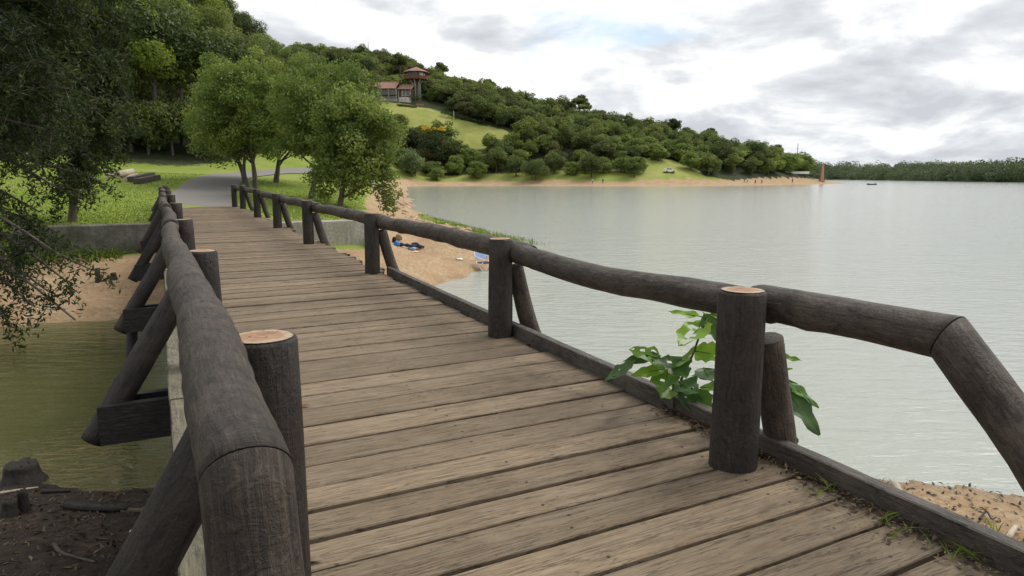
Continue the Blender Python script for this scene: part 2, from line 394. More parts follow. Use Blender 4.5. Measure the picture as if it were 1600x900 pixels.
def m_water():
    t = NT('water')
    g = t.new('ShaderNodeNewGeometry'); sx = t.new('ShaderNodeSeparateXYZ'); t.l.new(g.outputs['Position'], sx.inputs[0])
    # open lake is pale, the creek left of the bridge a darker olive green
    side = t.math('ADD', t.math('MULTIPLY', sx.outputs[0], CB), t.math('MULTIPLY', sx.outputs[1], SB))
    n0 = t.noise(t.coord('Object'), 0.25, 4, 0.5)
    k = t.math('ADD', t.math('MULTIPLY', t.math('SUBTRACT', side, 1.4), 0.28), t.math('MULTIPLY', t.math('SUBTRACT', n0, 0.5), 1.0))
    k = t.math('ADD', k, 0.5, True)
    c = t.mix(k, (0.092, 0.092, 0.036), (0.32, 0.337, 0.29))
    w1 = t.noise(t.coord('Object', (0.9, 2.6, 1), (0, 0, R(-14))), 1.6, 5, 0.6, 0.4)
    w2 = t.noise(t.coord('Object', (0.5, 2.0, 1), (0, 0, R(10))), 6.0, 3, 0.55, 0.3)
    w3 = t.noise(t.coord('Object', (1, 1.6, 1)), 0.35, 3, 0.5)
    # livelier ripples where the wind laps the near left bank, flat calm in the rest of the creek
    dv = t.new('ShaderNodeVectorMath', operation='DISTANCE'); t.l.new(g.outputs['Position'], dv.inputs[0]); dv.inputs[1].default_value = (-3.6, 7.2, 0)
    lap = t.ramp(t.math('MULTIPLY', dv.outputs['Value'], 0.2), [(0.15, 1.0), (0.62, 0.0)])
    w4 = t.noise(t.coord('Object', (1.6, 4.2, 1), (0, 0, R(24))), 2.6, 3, 0.5, 0.5)
    amp = t.math('ADD', t.math('MULTIPLY', k, 0.65), 0.35)
    h = t.math('ADD', t.math('MULTIPLY', w1, 1.0), t.math('ADD', t.math('MULTIPLY', w2, 0.2), t.math('MULTIPLY', w3, 1.0)))
    h = t.math('ADD', t.math('MULTIPLY', h, amp), t.math('MULTIPLY', t.math('MULTIPLY', w4, lap), 1.8))
    t.bsdf.inputs['IOR'].default_value = 1.333
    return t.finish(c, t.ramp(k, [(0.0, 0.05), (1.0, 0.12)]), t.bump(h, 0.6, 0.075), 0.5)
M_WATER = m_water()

def leaf_mat(name, dark, mid, light, trans=0.35, rough=0.55, tone=0.25):
    t = NT(name)
    f = t.attr('tint')
    c = t.ramp(f, [(0.0, dark), (0.5, mid), (1.0, light)])
    c = t.mix(1.0, c, t.ramp(t.rnd(), [(0.0, (1 - tone, 1 - tone, 1 - tone)), (0.5, (1.0, 0.97, 1.0)), (1.0, (1 + tone, 1 + tone * 0.7, 1.0))]), 'MULTIPLY')
    t.finish(c, rough, None, 0.35)
    tr = t.new('ShaderNodeBsdfTranslucent')
    tc_ = t.mix(1.0, c, (1.25, 1.3, 0.7), 'MULTIPLY'); t.l.new(tc_, tr.inputs[0])
    mx = t.new('ShaderNodeMixShader'); mx.inputs[0].default_value = trans
    t.l.new(t.bsdf.outputs[0], mx.inputs[1]); t.l.new(tr.outputs[0], mx.inputs[2]); t.l.new(mx.outputs[0], t.out.inputs[0])
    return t.mat
L_MID = leaf_mat('leaf_mid', (0.075, 0.12, 0.028), (0.16, 0.222, 0.055), (0.265, 0.315, 0.09), 0.4, 0.55, 0.08)
L_OLIVE = leaf_mat('leaf_olive', (0.075, 0.115, 0.03), (0.16, 0.215, 0.06), (0.265, 0.315, 0.10))
L_DARK = leaf_mat('leaf_dark', (0.022, 0.04, 0.012), (0.055, 0.085, 0.024), (0.105, 0.14, 0.04), 0.3)
L_BRIGHT = leaf_mat('leaf_bright', (0.09, 0.14, 0.016), (0.19, 0.26, 0.032), (0.31, 0.35, 0.06), 0.4)
L_RUSTY = leaf_mat('leaf_rusty', (0.06, 0.075, 0.026), (0.125, 0.135, 0.045), (0.20, 0.175, 0.075))
L_HDARK = leaf_mat('leaf_deep_green', (0.04, 0.068, 0.026), (0.085, 0.122, 0.043), (0.15, 0.19, 0.07), 0.4, 0.6, 0.4)
L_FOREST = leaf_mat('leaf_forest', (0.055, 0.088, 0.028), (0.125, 0.165, 0.05), (0.22, 0.255, 0.085), 0.4, 0.6, 0.38)
L_BLUE = leaf_mat('leaf_blue_green', (0.07, 0.105, 0.05), (0.13, 0.185, 0.085), (0.2, 0.25, 0.12))
L_YELLOW = leaf_mat('leaf_yellow_flower', (0.45, 0.32, 0.02), (0.65, 0.47, 0.03), (0.75, 0.58, 0.06))
L_FAR = leaf_mat('leaf_far', (0.05, 0.08, 0.05), (0.09, 0.125, 0.075), (0.14, 0.175, 0.10))
L_CONE = leaf_mat('leaf_needle', (0.014, 0.025, 0.009), (0.033, 0.053, 0.015), (0.075, 0.10, 0.026), 0.3, 0.75)
L_PLANT = leaf_mat('leaf_plant', (0.055, 0.105, 0.045), (0.09, 0.20, 0.035), (0.19, 0.35, 0.035), 0.4, 0.32)
L_GRASS = leaf_mat('grass_blade', (0.08, 0.13, 0.014), (0.17, 0.25, 0.03), (0.27, 0.33, 0.06), 0.3)
L_LITTER = leaf_mat('litter', (0.02, 0.014, 0.010), (0.075, 0.05, 0.03), (0.24, 0.18, 0.11), 0.1)

# ------------------------------------------------------------------ terrain height
def vnoise(x, y, seed=0):
    xi, yi = np.floor(x), np.floor(y); fx, fy = x - xi, y - yi
    fx = fx * fx * (3 - 2 * fx); fy = fy * fy * (3 - 2 * fy)
    def h(i, j):
        s = np.sin(i * 127.1 + j * 311.7 + seed * 74.7) * 43758.5453; return s - np.floor(s)
    a, b, c, d = h(xi, yi), h(xi + 1, yi), h(xi, yi + 1), h(xi + 1, yi + 1)
    return (a + (b - a) * fx) * (1 - fy) + (c + (d - c) * fx) * fy - 0.5
def sdist(X, Y, poly):
    """signed distance to polygon, positive inside"""
    P = np.array(poly, float); n = len(P)
    d2 = np.full(X.shape, 1e18); ins = np.zeros(X.shape, bool)
    for i in range(n):
        ax, ay = P[i]; bx, by = P[(i + 1) % n]
        ex, ey = bx - ax, by - ay
        t = np.clip(((X - ax) * ex + (Y - ay) * ey) / (ex * ex + ey * ey), 0, 1)
        dx, dy = X - ax - t * ex, Y - ay - t * ey
        d2 = np.minimum(d2, dx * dx + dy * dy)
        c = ((ay > Y) != (by > Y))
        with np.errstate(divide='ignore', invalid='ignore'):
            xin = ax + (Y - ay) * ex / (ey if ey != 0 else 1e-9)
        ins ^= c & (X < xin)
    return np.where(ins, 1, -1) * np.sqrt(d2)
def sstep(a, b, x):
    t = np.clip((x - a) / (b - a), 0, 1); return t * t * (3 - 2 * t)

S_WALL = 23.5
w_l = b2w(-14, S_WALL); w_r = b2w(6.2, S_WALL)
SHORE_B = [(-400, -2), (-120, 4), (-60, 8), (-30, 10.5), (-18, 12.7), (-11.1, 14.5), (-8.9, 15.2), (-5.5, 17.2), (-2.1, 19.9), (-0.9, 23.2), (0.9, 26.8), (2.2, 29.0),
           (1.6, 31.2), (-0.3, 36.4), (-4.3, 46.4), (-9.1, 65), (-15.8, 103), (-25, 160), (-33, 215), (-30, 233), (-10, 238), (42, 229), (78, 241), (115, 270), (147, 302),
           (130, 318), (110, 360), (110, 450), (150, 900), (-400, 900)]
PLAT_B = [(-400, 8), (-60, 14), (-30, 13.2), w_l, w_r, (-5.6, 27), (-7.6, 34), (-12.5, 62), (-19, 100), (-29, 160), (-38, 215), (-36, 241), (-10, 246), (42, 237), (76, 248), (112, 277),
          (136, 302), (124, 320), (100, 360), (100, 900), (-400, 900)]
SHORE_C = [(100, 840), (230, 760), (292, 620), (275, 480), (262, 400), (262, 350), (300, 290), (500, 240), (1600, 200), (1600, 3000), (100, 3000)]
SHORE_A = [(-3000, -400), (-60, -5), (-20, 5), (-9, 7.4), (-5.6, 7.0), (-4.5, 6.9), (-3.5, 6.8), (-1, 6.4), (2, 6.9), (3.7, 7.0), (4.6, 6.9), (5.6, 6.4), (7, 5.6), (9, 4), (20, -4), (60, -40), (3000, -400), (3000, -3000), (-3000, -3000)]
LAWN_HILL = [(-86, 296), (-62, 312), (-46, 303), (-30, 298), (-4, 288), (3, 281), (0, 270), (-12, 272), (-30, 279), (-50, 284), (-70, 291)]
LAWN_LOW = [(44, 236), (66, 243), (70, 256), (62, 268), (50, 266), (46, 250)]
FOREST_L = [(-400, 30), (-60, 46), (-33, 55), (-27, 58), (-25, 62), (-25, 75), (-29, 100), (-38, 140), (-47, 200), (-52, 258), (-95, 290), (-400, 300)]
CTRL = np.array([(-12, 20.5, 1.8), (-20, 17, 1.85), (-30, 14, 1.9), (-6, 23, 1.85), (-13.3, 29.5, 1.9), (-15.5, 33, 2.25), (-16.7, 30, 2.35), (-20, 24, 2.1), (-28, 22, 2.3), (-30, 55, 4.0), (-25.6, 58, 4.0), (-24, 62, 4.5), (-18.7, 46, 3.25),
                 (-19, 55, 3.55), (-18.5, 62, 3.75), (-13, 40, 2.4), (-9.8, 38, 2.05), (-9, 34, 1.9), (-14, 70, 3.3), (-40, 30, 4.0), (-60, 20, 5), (-60, 60, 9), (-40, 80, 13), (-30, 80, 8.5), (-45, 110, 22),
                 (-35, 110, 14), (-25, 90, 4.5), (-30, 130, 8), (-60, 150, 34), (-80, 110, 34), (-100, 60, 20), (-120, 160, 50), (-22, 100, 3), (-32, 170, 3.5), (-50, 170, 16), (-80, 200, 36), (-45, 230, 5),
                 (-30, 255, 4), (0, 252, 4), (40, 244, 3.5), (78, 256, 3.5), (-56, 300, 34), (-33, 295, 29.5), (-2.7, 287, 22), (-2.5, 272, 14.5), (-43, 284, 22.5), (-20, 268, 10), (-45, 262, 12), (56, 262, 9),
                 (-60, 305, 35), (-75, 305, 37), (-43, 310, 36), (-90, 400, 66), (-140, 420, 70), (-112, 400, 67), (-45, 390, 52), (-59, 395, 60), (-75, 400, 64), (-50, 350, 48), (-15, 380, 44), (32, 342, 30), (60, 325, 21.5), (87, 310, 14), (110, 305, 8.5), (128, 300, 3.2),
                 (138, 300, 1.3), (0, 450, 25), (100, 380, 3), (-100, 520, 45), (-250, 400, 60), (-200, 250, 60), (30, 285, 15), (80, 275, 8), (-300, 60, 50), (-300, 700, 50), (90, 800, 5), (15, 262, 9), (-85, 330, 46), (-60, 345, 48), (10, 310, 24)], float)
def _phi(r): return np.sqrt(r * r + 9.0)
_d = np.hypot(CTRL[:, None, 0] - CTRL[None, :, 0], CTRL[:, None, 1] - CTRL[None, :, 1])
_n = len(CTRL); _A = np.zeros((_n + 3, _n + 3)); _A[:_n, :_n] = _phi(_d) - np.eye(_n) * 0.5; _A[:_n, _n:] = np.c_[np.ones(_n), CTRL[:, :2] * 0.01]; _A[_n:, :_n] = _A[:_n, _n:].T
_W = np.linalg.solve(_A, np.r_[CTRL[:, 2], 0, 0, 0])
def land_h(X, Y):
    z = _W[_n] + _W[_n + 1] * X * 0.01 + _W[_n + 2] * Y * 0.01
    for i in range(_n): z = z + _W[i] * _phi(np.hypot(X - CTRL[i, 0], Y - CTRL[i, 1]))
    return z
def terrain(X, Y, full=False):
    X = np.asarray(X, float); Y = np.asarray(Y, float)
    nz = vnoise(X * 0.7, Y * 0.7, 1) * 0.10 + vnoise(X * 2.1, Y * 2.1, 2) * 0.05 + vnoise(X * 6, Y * 6, 3) * 0.025
    dA, dB, dC = sdist(X, Y, SHORE_A), sdist(X, Y, SHORE_B), sdist(X, Y, SHORE_C)
    wig = vnoise(X * 0.35, Y * 0.35, 7) * 0.7 + vnoise(X * 1.3, Y * 1.3, 8) * 0.3
    dAw, dBw = dA + wig * np.clip(np.hypot(X, Y) / 18, 0.25, 3), dB + wig * np.clip(np.hypot(X, Y) / 20, 0.6, 4)
    dP = sdist(X, Y, PLAT_B)
    b = X * CB + Y * SB; s = -X * SB + Y * CB
    atw = (s > S_WALL - 3) & (s < S_WALL + 3) & (b < 6.3) & (b > -3.9)
    wdt = np.where(atw, 0.12, 2.0 + np.clip((Y - 60) * 0.03, 0, 4))
    mask = sstep(-wdt, wdt * 0.6, dP - np.where(atw, 0.28, 0))
    beach = np.where(dBw > 0, np.minimum(0.17 * dBw, 0.45 + 0.07 * dBw), 0.22 * dBw)
    # small wave-cut ledges in the sand
    led = np.where((dBw > 0) & (Y < 60), 0.12 * sstep(0.55, 0.72, dBw + wig * 0.6) + 0.12 * sstep(1.9, 2.07, dBw + wig * 0.8) - 0.09, 0)
    zb = beach + led + nz * np.where(dBw > 0, 0.8, 0)
    L = np.clip(land_h(X, Y), 1.2, 80)
    L = L + nz * np.where(Y > 70, 3.0, 0.12)
    zB = zb + (L - zb) * mask
    zA = np.where(dAw > 0, np.minimum(0.15 * dAw, 1.35) + nz * 0.9, 0.25 * dAw)
    zC = np.where(dC > 0, np.minimum(0.10 * dC, 6.5 + 0.004 * dC + 9 * vnoise(X * 0.012, Y * 0.012, 5)), 0.2 * dC)
    z = np.clip(np.maximum(np.maximum(zA, zB), zC), -2.5, None)
    if not full: return z
    sand = np.where((dBw > -3), 1 - sstep(-0.6, 0.6, dP + wig * 1.5 + np.where(atw, 0.5, 0)), 0) 
    sand = np.maximum(sand, np.where((dAw > -3) & (X > 1.0), 1.0, 0))
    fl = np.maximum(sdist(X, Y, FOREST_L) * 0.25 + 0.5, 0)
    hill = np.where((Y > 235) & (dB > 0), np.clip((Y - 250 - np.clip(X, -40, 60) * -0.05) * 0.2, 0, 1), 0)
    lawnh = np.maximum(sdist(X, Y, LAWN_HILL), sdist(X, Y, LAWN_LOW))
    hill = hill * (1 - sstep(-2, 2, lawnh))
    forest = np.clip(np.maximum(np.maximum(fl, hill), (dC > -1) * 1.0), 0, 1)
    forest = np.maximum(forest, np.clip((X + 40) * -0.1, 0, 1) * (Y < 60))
    lawn = (1 - forest) * ((mask > 0.2) | (dP > -1.5))
    # weeds along the back of the spit and on the bank beside the trees
    weed = np.where((dB > -1.2) & (dB < 1.8) & (Y > 33) & (Y < 55), 0.75, 0) * (X > -7.5)
    lawn = np.maximum(lawn, weed); sand = np.where(weed > 0, 0.3, sand)
    bank = np.exp(-((dP + 1.2) / 1.6) ** 2) * (Y > 26) * (Y < 120) * (X > -30)
    lawn = np.maximum(lawn, bank * 0.55)
    mud = np.where((dAw > -3) & (X < 1.0), 1.0, 0)
    dsh = np.maximum(dAw, dBw)
    wet = np.clip(1 - dsh / 0.7, 0, 1) * (np.hypot(X, Y) < 80)
    return z, np.stack([sand, lawn, mud, wet], -1)
def ground(x, y): return float(terrain(np.array([x]), np.array([y]))[0])
def hit(px, py, y0=3.0, y1=700.0):
    a, b = ray(px, py); Y = np.geomspace(y0, y1, 2500)
    z = terrain(a * Y, Y); line = CZ + b * Y
    i = np.argmax(z > line) if np.any(z > line) else len(Y) - 1
    return Vector((a * Y[i], Y[i], float(z[i])))

ang = np.unique(np.concatenate([np.arange(-46, 46, 0.22), np.arange(46, 80, 1.0), np.arange(-80, -46, 1.0), np.arange(80, 280.1, 6)]))
ang = ang[ang < 279.9]; 
rad = np.unique(np.concatenate([np.geomspace(0.8, 12, 150), np.geomspace(12, 42, 170), np.geomspace(42, 420, 180), np.geomspace(420, 3000, 40)]))
TH = np.radians(ang)
XX = np.outer(rad, np.sin(TH)); YY = np.outer(rad, np.cos(TH))
ZZ, ZONE = terrain(XX, YY, True)
nr, na = XX.shape
idx = np.arange(nr * na).reshape(nr, na)
nxt = np.roll(idx, -1, axis=1)
Q = np.stack([idx[:-1], idx[1:], nxt[1:], nxt[:-1]], -1).reshape(-1, 4)
g_me = np_mesh('terrain', np.stack([XX, YY, ZZ], -1).reshape(-1, 3), Q[:, ::-1], M_GROUND, smooth=True)
ca = g_me.color_attributes.new('zone', 'FLOAT_COLOR', 'POINT'); ca.data.foreach_set('color', ZONE.reshape(-1).astype(np.float32))
tag(new_obj('terrain', g_me), kind='structure')

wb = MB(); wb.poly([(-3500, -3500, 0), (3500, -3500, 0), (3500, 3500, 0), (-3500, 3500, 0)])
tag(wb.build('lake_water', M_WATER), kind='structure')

# the path beyond the bridge
pc = [Vector(b2w(1.55, 32.9)), Vector((-16.0, 36)), Vector((-18.2, 43)), Vector((-19.4, 50)), Vector((-19.3, 57)), Vector((-17.8, 64)), Vector((-14.5, 71)), Vector((-14, 80))]
def catmull(P, n):
    out = []
    for i in range(len(P) - 1):
        p0, p1, p2, p3 = P[max(i - 1, 0)], P[i], P[i + 1], P[min(i + 2, len(P) - 1)]
        for k in range(n):
            t = k / n; out.append(0.5 * ((2 * p1) + (p2 - p0) * t + (2 * p0 - 5 * p1 + 4 * p2 - p3) * t * t + (3 * p1 - p0 - 3 * p2 + p3) * t ** 3))
    out.append(P[-1]); return out
cl = catmull(pc, 10); pv = []; NW = 9
for i, p in enumerate(cl):
    t = (cl[min(i + 1, len(cl) - 1)] - cl[max(i - 1, 0)]).normalized(); nrm = Vector((t.y, -t.x))
    hw = 1.42 + 0.1 * mnoise.noise(Vector((i * 0.4, 0, 0)))
    for k in range(NW):
        q = p + nrm * hw * (k / (NW - 1) * 2 - 1); pv.append((q.x, q.y))
pv = np.array(pv); pz = terrain(pv[:, 0], pv[:, 1]) + 0.05
pz[:NW] = deck_z(33) - 0.03; pz[NW:2*NW] = np.maximum(pz[NW:2*NW], deck_z(33) - 0.02)
pi = np.arange(len(cl) * NW).reshape(len(cl), NW)
PQ = np.stack([pi[:-1, :-1], pi[1:, :-1], pi[1:, 1:], pi[:-1, 1:]], -1).reshape(-1, 4)
p_me = np_mesh('path', np.c_[pv, pz], PQ[:, ::-1], M_PATH, smooth=True)
tag(new_obj('path', p_me), kind='structure')

# ------------------------------------------------------------------ the bridge
bridge = empty('footbridge', (0, 0, 0), BR)
tag(bridge, 'weathered wooden plank footbridge with dark log railings crossing the creek', 'bridge')
rng = random.Random(4)
def xr(s): return 2.76 + 0.024 * min(s, 10)
# deck planks: the near joints are where the photograph shows them
joints = [-1.6, -1.35, -1.08, -0.83, -0.57, -0.31, -0.05, 0.21, 0.47, 0.72, 0.98, 1.23, 1.48, 1.74, 1.99, 2.25, 2.50, 2.73, 2.99, 3.23, 3.51, 3.79, 4.1, 4.41, 4.7, 5.0, 5.3, 5.63, 5.96]
s = joints[-1]
while s < 32.9:
    s += rng.choice((0.22, 0.24, 0.25, 0.27, 0.28)); joints.append(s)
for i in range(len(joints) - 1):
    gap = rng.choice((0.018, 0.024, 0.03, 0.04)) if joints[i] < 8 else rng.choice((0.026, 0.034, 0.045, 0.055))
    s0, s1 = joints[i] + gap / 2, joints[i + 1] - gap / 2
    z = deck_z((s0 + s1) / 2) + rng.uniform(-0.006, 0.006)
    x0 = 0.10 + rng.uniform(-0.03, 0.05); x1 = xr(s0) + (rng.uniform(-0.06, 0.02) if s0 < 10 else rng.uniform(-0.05, 0.16))
    nseg = 14 if s0 < 9 else 6
    bm_ = MB(); bev = 0.006; th = 0.055; ringi = []
    tw = rng.uniform(-0.004, 0.004); sk = rng.uniform(-0.008, 0.008)
    for k in range(nseg + 1):
        t = k / nseg; x = x0 + (x1 - x0) * t
        e0 = 0.005 * mnoise.noise(Vector((x * 2.3, i * 9.1, 0))); e1 = 0.005 * mnoise.noise(Vector((x * 2.3, i * 9.1, 5)))
        a, c_ = s0 + e0 + sk * (t - 0.5), s1 + e1 + sk * (t - 0.5)
        zz = z + tw * (t - 0.5)
        xa = x + (rng.uniform(-0.012, 0.012) if k in (0, nseg) else 0)
        ringi.append(len(bm_.v))
        for (yy, dz) in ((a, -th), (a, -bev), (a + bev, 0), (c_ - bev, 0), (c_, -bev), (c_, -th)): bm_.v.append(Vector((xa, yy, zz + dz)))
    for k in range(nseg):
        p, q = ringi[k], ringi[k + 1]
        for j in range(6): bm_.face((p + j, q + j, q + (j + 1) % 6, p + (j + 1) % 6)[::-1], 0)
    bm_.face([ringi[0] + j for j in range(6)], 0); bm_.face([ringi[-1] + j for j in range(6)][::-1], 0)
    if s0 < 9:
        for xn in (0.45, 1.5, 2.5):
            for fr in (0.28, 0.72):
                if rng.random() < 0.8:
                    c0 = Vector((xn + rng.uniform(-0.03, 0.03), s0 + (s1 - s0) * fr, z + 0.0015)); b0 = len(bm_.v)
                    for a_ in range(6): bm_.v.append(c0 + Vector((math.cos(a_ * math.pi / 3), math.sin(a_ * math.pi / 3), 0)) * 0.0085)
                    bm_.face(range(b0, b0 + 6), 1)
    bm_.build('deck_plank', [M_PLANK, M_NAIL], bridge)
# joists, bearers and piles below the deck
for bx in (0.32, 1.45, 2.62):
    MB().tube([(bx, s_, deck_z(s_) - 0.06 - 0.16) for s_ in np.linspace(-2, 24, 14)], 0.155, 12, wob=0.06, seed=bx).build('girder', M_BEAM, bridge)
MB().box((1.5, 11.2, deck_z(11) - 0.13), (0.1, 26, 0.1)).build('joist', M_BEAM, bridge)
POST_L = [(0.27, 2.40, 0.96, 0.118), (0.27, 6.05, 0.90, 0.117), (0.26, 10.3, 0.90, 0.115), (0.24, 15.1, 0.92, 0.115), (0.21, 20.2, 0.92, 0.115), (0.2, 24.8, 0.92, 0.11), (0.2, 29.6, 0.92, 0.11), (0.2, 32.2, 0.92, 0.11)]
POST_R = [(2.58, 2.50, 0.93, 0.118), (2.79, 5.72, 0.92, 0.112), (2.83, 10.3, 0.92, 0.112), (2.77, 15.1, 0.93, 0.112), (2.80, 19.7, 0.93, 0.112), (2.86, 24.6, 0.94, 0.112), (2.97, 30.2, 0.95, 0.112), (2.82, 32.0, 0.95, 0.112)]
for si, POSTS in ((-1, POST_L), (1, POST_R)):
    for i, (bx, s_, h, r) in enumerate(POSTS):
        z0 = deck_z(s_); lx, ly = rng.uniform(-0.012, 0.012), rng.uniform(-0.012, 0.012)
        zs = [-0.35, 0, 0.2, 0.45, 0.7, h - 0.012, h]
        pts = [(bx + lx * z_, s_ + ly * z_, z0 + z_) for z_ in zs]
        rr = [r * (1.03 - 0.05 * z_) for z_ in zs]; rr[-1] -= 0.008
        po = MB().tube(pts, rr, 28, wob=0.05, seed=i * 3.1 + si, caps=(True, True)).build('post', M_POST, bridge)
        # sawn top: a shallow, slightly tilted disc set on the post
        cb = MB(); top = Vector(pts[-1]); tlt = rng.uniform(-0.06, 0.06); n = 24
        ctr = len(cb.v); cb.v.append(top + Vector((0, 0, 0.006)))
        for k in range(n):
            a = 2 * math.pi * k / n; q = rr[-1] * (0.985 + 0.05 * mnoise.noise(Vector((math.cos(a) * 1.5, math.sin(a) * 1.5, i + si))))
            cb.v.append(top + Vector((math.cos(a) * q, math.sin(a) * q, 0.004 + tlt * 0.1 * math.cos(a))))
        for k in range(n):
            k2 = (k + 1) % n
            uvs = [(0.5 + i, 0.5)] + [(0.5 + i + math.cos(2 * math.pi * j / n) * 0.12, 0.5 + math.sin(2 * math.pi * j / n) * 0.12) for j in (k, k + 1)]
            cb.face((ctr, ctr + 1 + k, ctr + 1 + k2), 0, uvs)
        cut = cb.build('cut_top', M_CUT, po)
def rail(pts, rads, seed, n=24, wob=0.07, miter=(None, None)):
    """log through control points, resampled every 6 cm, slightly bowed"""
    P = catmull([Vector(p) for p in pts], max(2, int((Vector(pts[1]) - Vector(pts[0])).length / 0.05)))
    kr_ = random.Random(int(seed * 13)); Lr = sum((P[i + 1] - P[i]).length for i in range(len(P) - 1))
    kn = [(kr_.uniform(0, 6.28), kr_.uniform(0.25, Lr), kr_.uniform(0.006, 0.018)) for _ in range(int(Lr * 3.2))]
    m = len(P); rr = []
    for i, p in enumerate(P):
        t = i / (m - 1); r0 = np.interp(t, np.linspace(0, 1, len(rads)), rads)
        r0 *= 1 + 0.09 * mnoise.noise(Vector((i * 0.13, seed * 5.7, 0))) + 0.05 * mnoise.noise(Vector((i * 0.5, seed * 2.7, 3)))
        fade = 1.0 if miter[0] is None else min(1.0, i / 12)
        r0 = r0 * fade + np.interp(t, np.linspace(0, 1, len(rads)), rads) * (1 - fade)
        rr.append(r0)
        P[i] = p + Vector((mnoise.noise(Vector((i * 0.05, seed, 1))), 0, mnoise.noise(Vector((i * 0.05, seed, 2))))) * 0.028 * fade
    if miter[0] is None: rr[0] *= 0.9
    if miter[1] is None: rr[-1] *= 0.9
    MB().tube(P, rr, n, wob=wob if miter[0] is None else 0.03, seed=seed, miter=miter, knots=kn).build('rail', M_RAIL, bridge)
zl = 0.80
def bis(a, c_, b_): return ((Vector(c_) - Vector(a)).normalized() + (Vector(b_) - Vector(c_)).normalized()).normalized()
cl_pt, low_pt = (0.105, 1.30, 2.745), (0.115, 1.10, 1.75)
mL = bis((0.11, 2.4, 2.735), cl_pt, low_pt)
rail([cl_pt, (0.11, 2.4, 2.735), (0.10, 3.8, 2.72), (0.095, 5.2, 2.69), (0.085, 6.5, 2.66)], [0.083, 0.093, 0.096, 0.094, 0.09], 1, 32, 0.07, (mL, None))
rail([(0.105, 1.298, 2.742), (0.112, 1.22, 2.35), low_pt], [0.0835, 0.084, 0.086], 2, 32, 0.06, (mL, None))
for j, (i0, i1) in enumerate(((1, 2), (2, 3), (3, 4), (4, 5), (5, 6), (6, 7))):
    a, c_ = POST_L[i0], POST_L[i1]
    rail([(a[0] - 0.17, a[1] - 0.25, deck_z(a[1]) + zl + 0.03), (0.06 + 0.04 * math.sin(j * 2.1), (a[1] + c_[1]) / 2, deck_z(a[1]) + zl + 0.02), (c_[0] - 0.17, c_[1] + 0.25, deck_z(c_[1]) + zl)], [0.1, 0.092, 0.088], 10 + j, 20)
cr_pt, lowr = (2.80, 1.60, 2.655), (2.80, 0.8, 1.82)
mR = bis((2.79, 2.62, 2.635), cr_pt, lowr)
rail([cr_pt, (2.79, 2.0, 2.65), (2.79, 2.62, 2.635)], [0.094, 0.092, 0.092], 21, 28, 0.05, (mR, None))
rail([(2.80, 1.595, 2.65), (2.80, 1.25, 2.29), lowr], [0.0945, 0.096, 0.1], 22, 28, 0.05, (mR, None))
rail([(2.78, 2.45, 2.63), (2.80, 3.0, 2.60), (2.83, 4.2, 2.565), (2.95, 5.85, 2.60)], [0.085, 0.088, 0.092, 0.098], 23, 28)
for j in range(1, 7):
    a, c_ = POST_R[j], POST_R[j + 1]
    rail([(a[0] + 0.17, a[1] - 0.30, deck_z(a[1]) + 0.79), ((a[0] + c_[0]) / 2 + 0.17 + 0.03 * math.sin(j * 3.0), (a[1] + c_[1]) / 2, (deck_z(a[1]) + deck_z(c_[1])) / 2 + 0.80), (c_[0] + 0.165, c_[1] + 0.2, deck_z(c_[1]) + 0.77)], [0.1, 0.098, 0.09], 30 + j, 20)
# outriggers with slanting braces
for si, POSTS in ((-1, POST_L), (1, POST_R)):
    for i, (bx, s_, h, r) in enumerate(POSTS[:7]):
        z0 = deck_z(s_); ex = -0.56 if si < 0 else 3.62; ox = -0.04 if si < 0 else 2.9
        if i < 6:
            for d_, nm in ((-0.10, 0), (0.12, 1)):
                bb = MB().box(((ex + 1.2) / 2 if si < 0 else (ex + 2.0) / 2, s_ + d_ + (0.02 if nm else 0), z0 - 0.41), (abs(ex - (1.2 if si < 0 else 2.0)) - (0.05 if nm else 0), 0.075, 0.31))
                o = bb.build('outrigger_beam', M_BEAM, bridge)
            if si < 0 and i == 4:
                MB().box((ex - 0.012, s_ - 0.1, z0 - 0.41), (0.02, 0.073, 0.305)).build('beam_end', M_RED, o)
        tx, tz = (bx - 0.13, z0 + 0.68) if si < 0 else (bx + 0.16, z0 + 0.66)
        fx, fz = (ex - 0.06, z0 - 0.56) if si < 0 else (bx + 0.62, z0 - 0.5)
        bow = 0.0 if si < 0 else (0.0 if i == 0 else -0.05)
        if i == 0 and si < 0: tx, fx = 0.13, -0.62
        if i == 0 and si > 0: tx, tz, fx, fz = bx + 0.2, z0 + 0.66, bx + 0.52, z0 - 0.5
        mid = ((tx + fx) / 2 + bow * 1.0, s_ + 0.01, (tz + fz) / 2 - 0.02 + bow)
        P = catmull([Vector((tx, s_ + 0.01, tz)), Vector(mid), Vector((fx, s_ + 0.01, fz))], 8)
        rr = [(0.098 if si < 0 else 0.085) * (1.0 - 0.12 * abs(k / 16 - 0.4)) for k in range(len(P))]
        MB().tube(P, rr, 18, wob=0.08, seed=50 + i + si * 9).build('brace', M_POST if si < 0 else M_RAIL, bridge)
for i, (bx, s_) in enumerate(((0.3, 6.05), (2.6, 6.05), (0.3, 10.3), (2.6, 10.3), (0.3, 15.1), (2.6, 15.1), (0.3, 20.2), (2.6, 20.2), (-0.48, 10.5))):
    top = 1.25 if i == 8 else 1.38
    MB().tube([(bx, s_, top), (bx - (0.12 if i == 8 else 0), s_ + 0.05, 0.2), (bx - (0.2 if i == 8 else 0), s_ + 0.1, -1.6)], 0.07 if i == 8 else 0.13, 14, wob=0.1, seed=i).build('pile', M_POST, bridge)
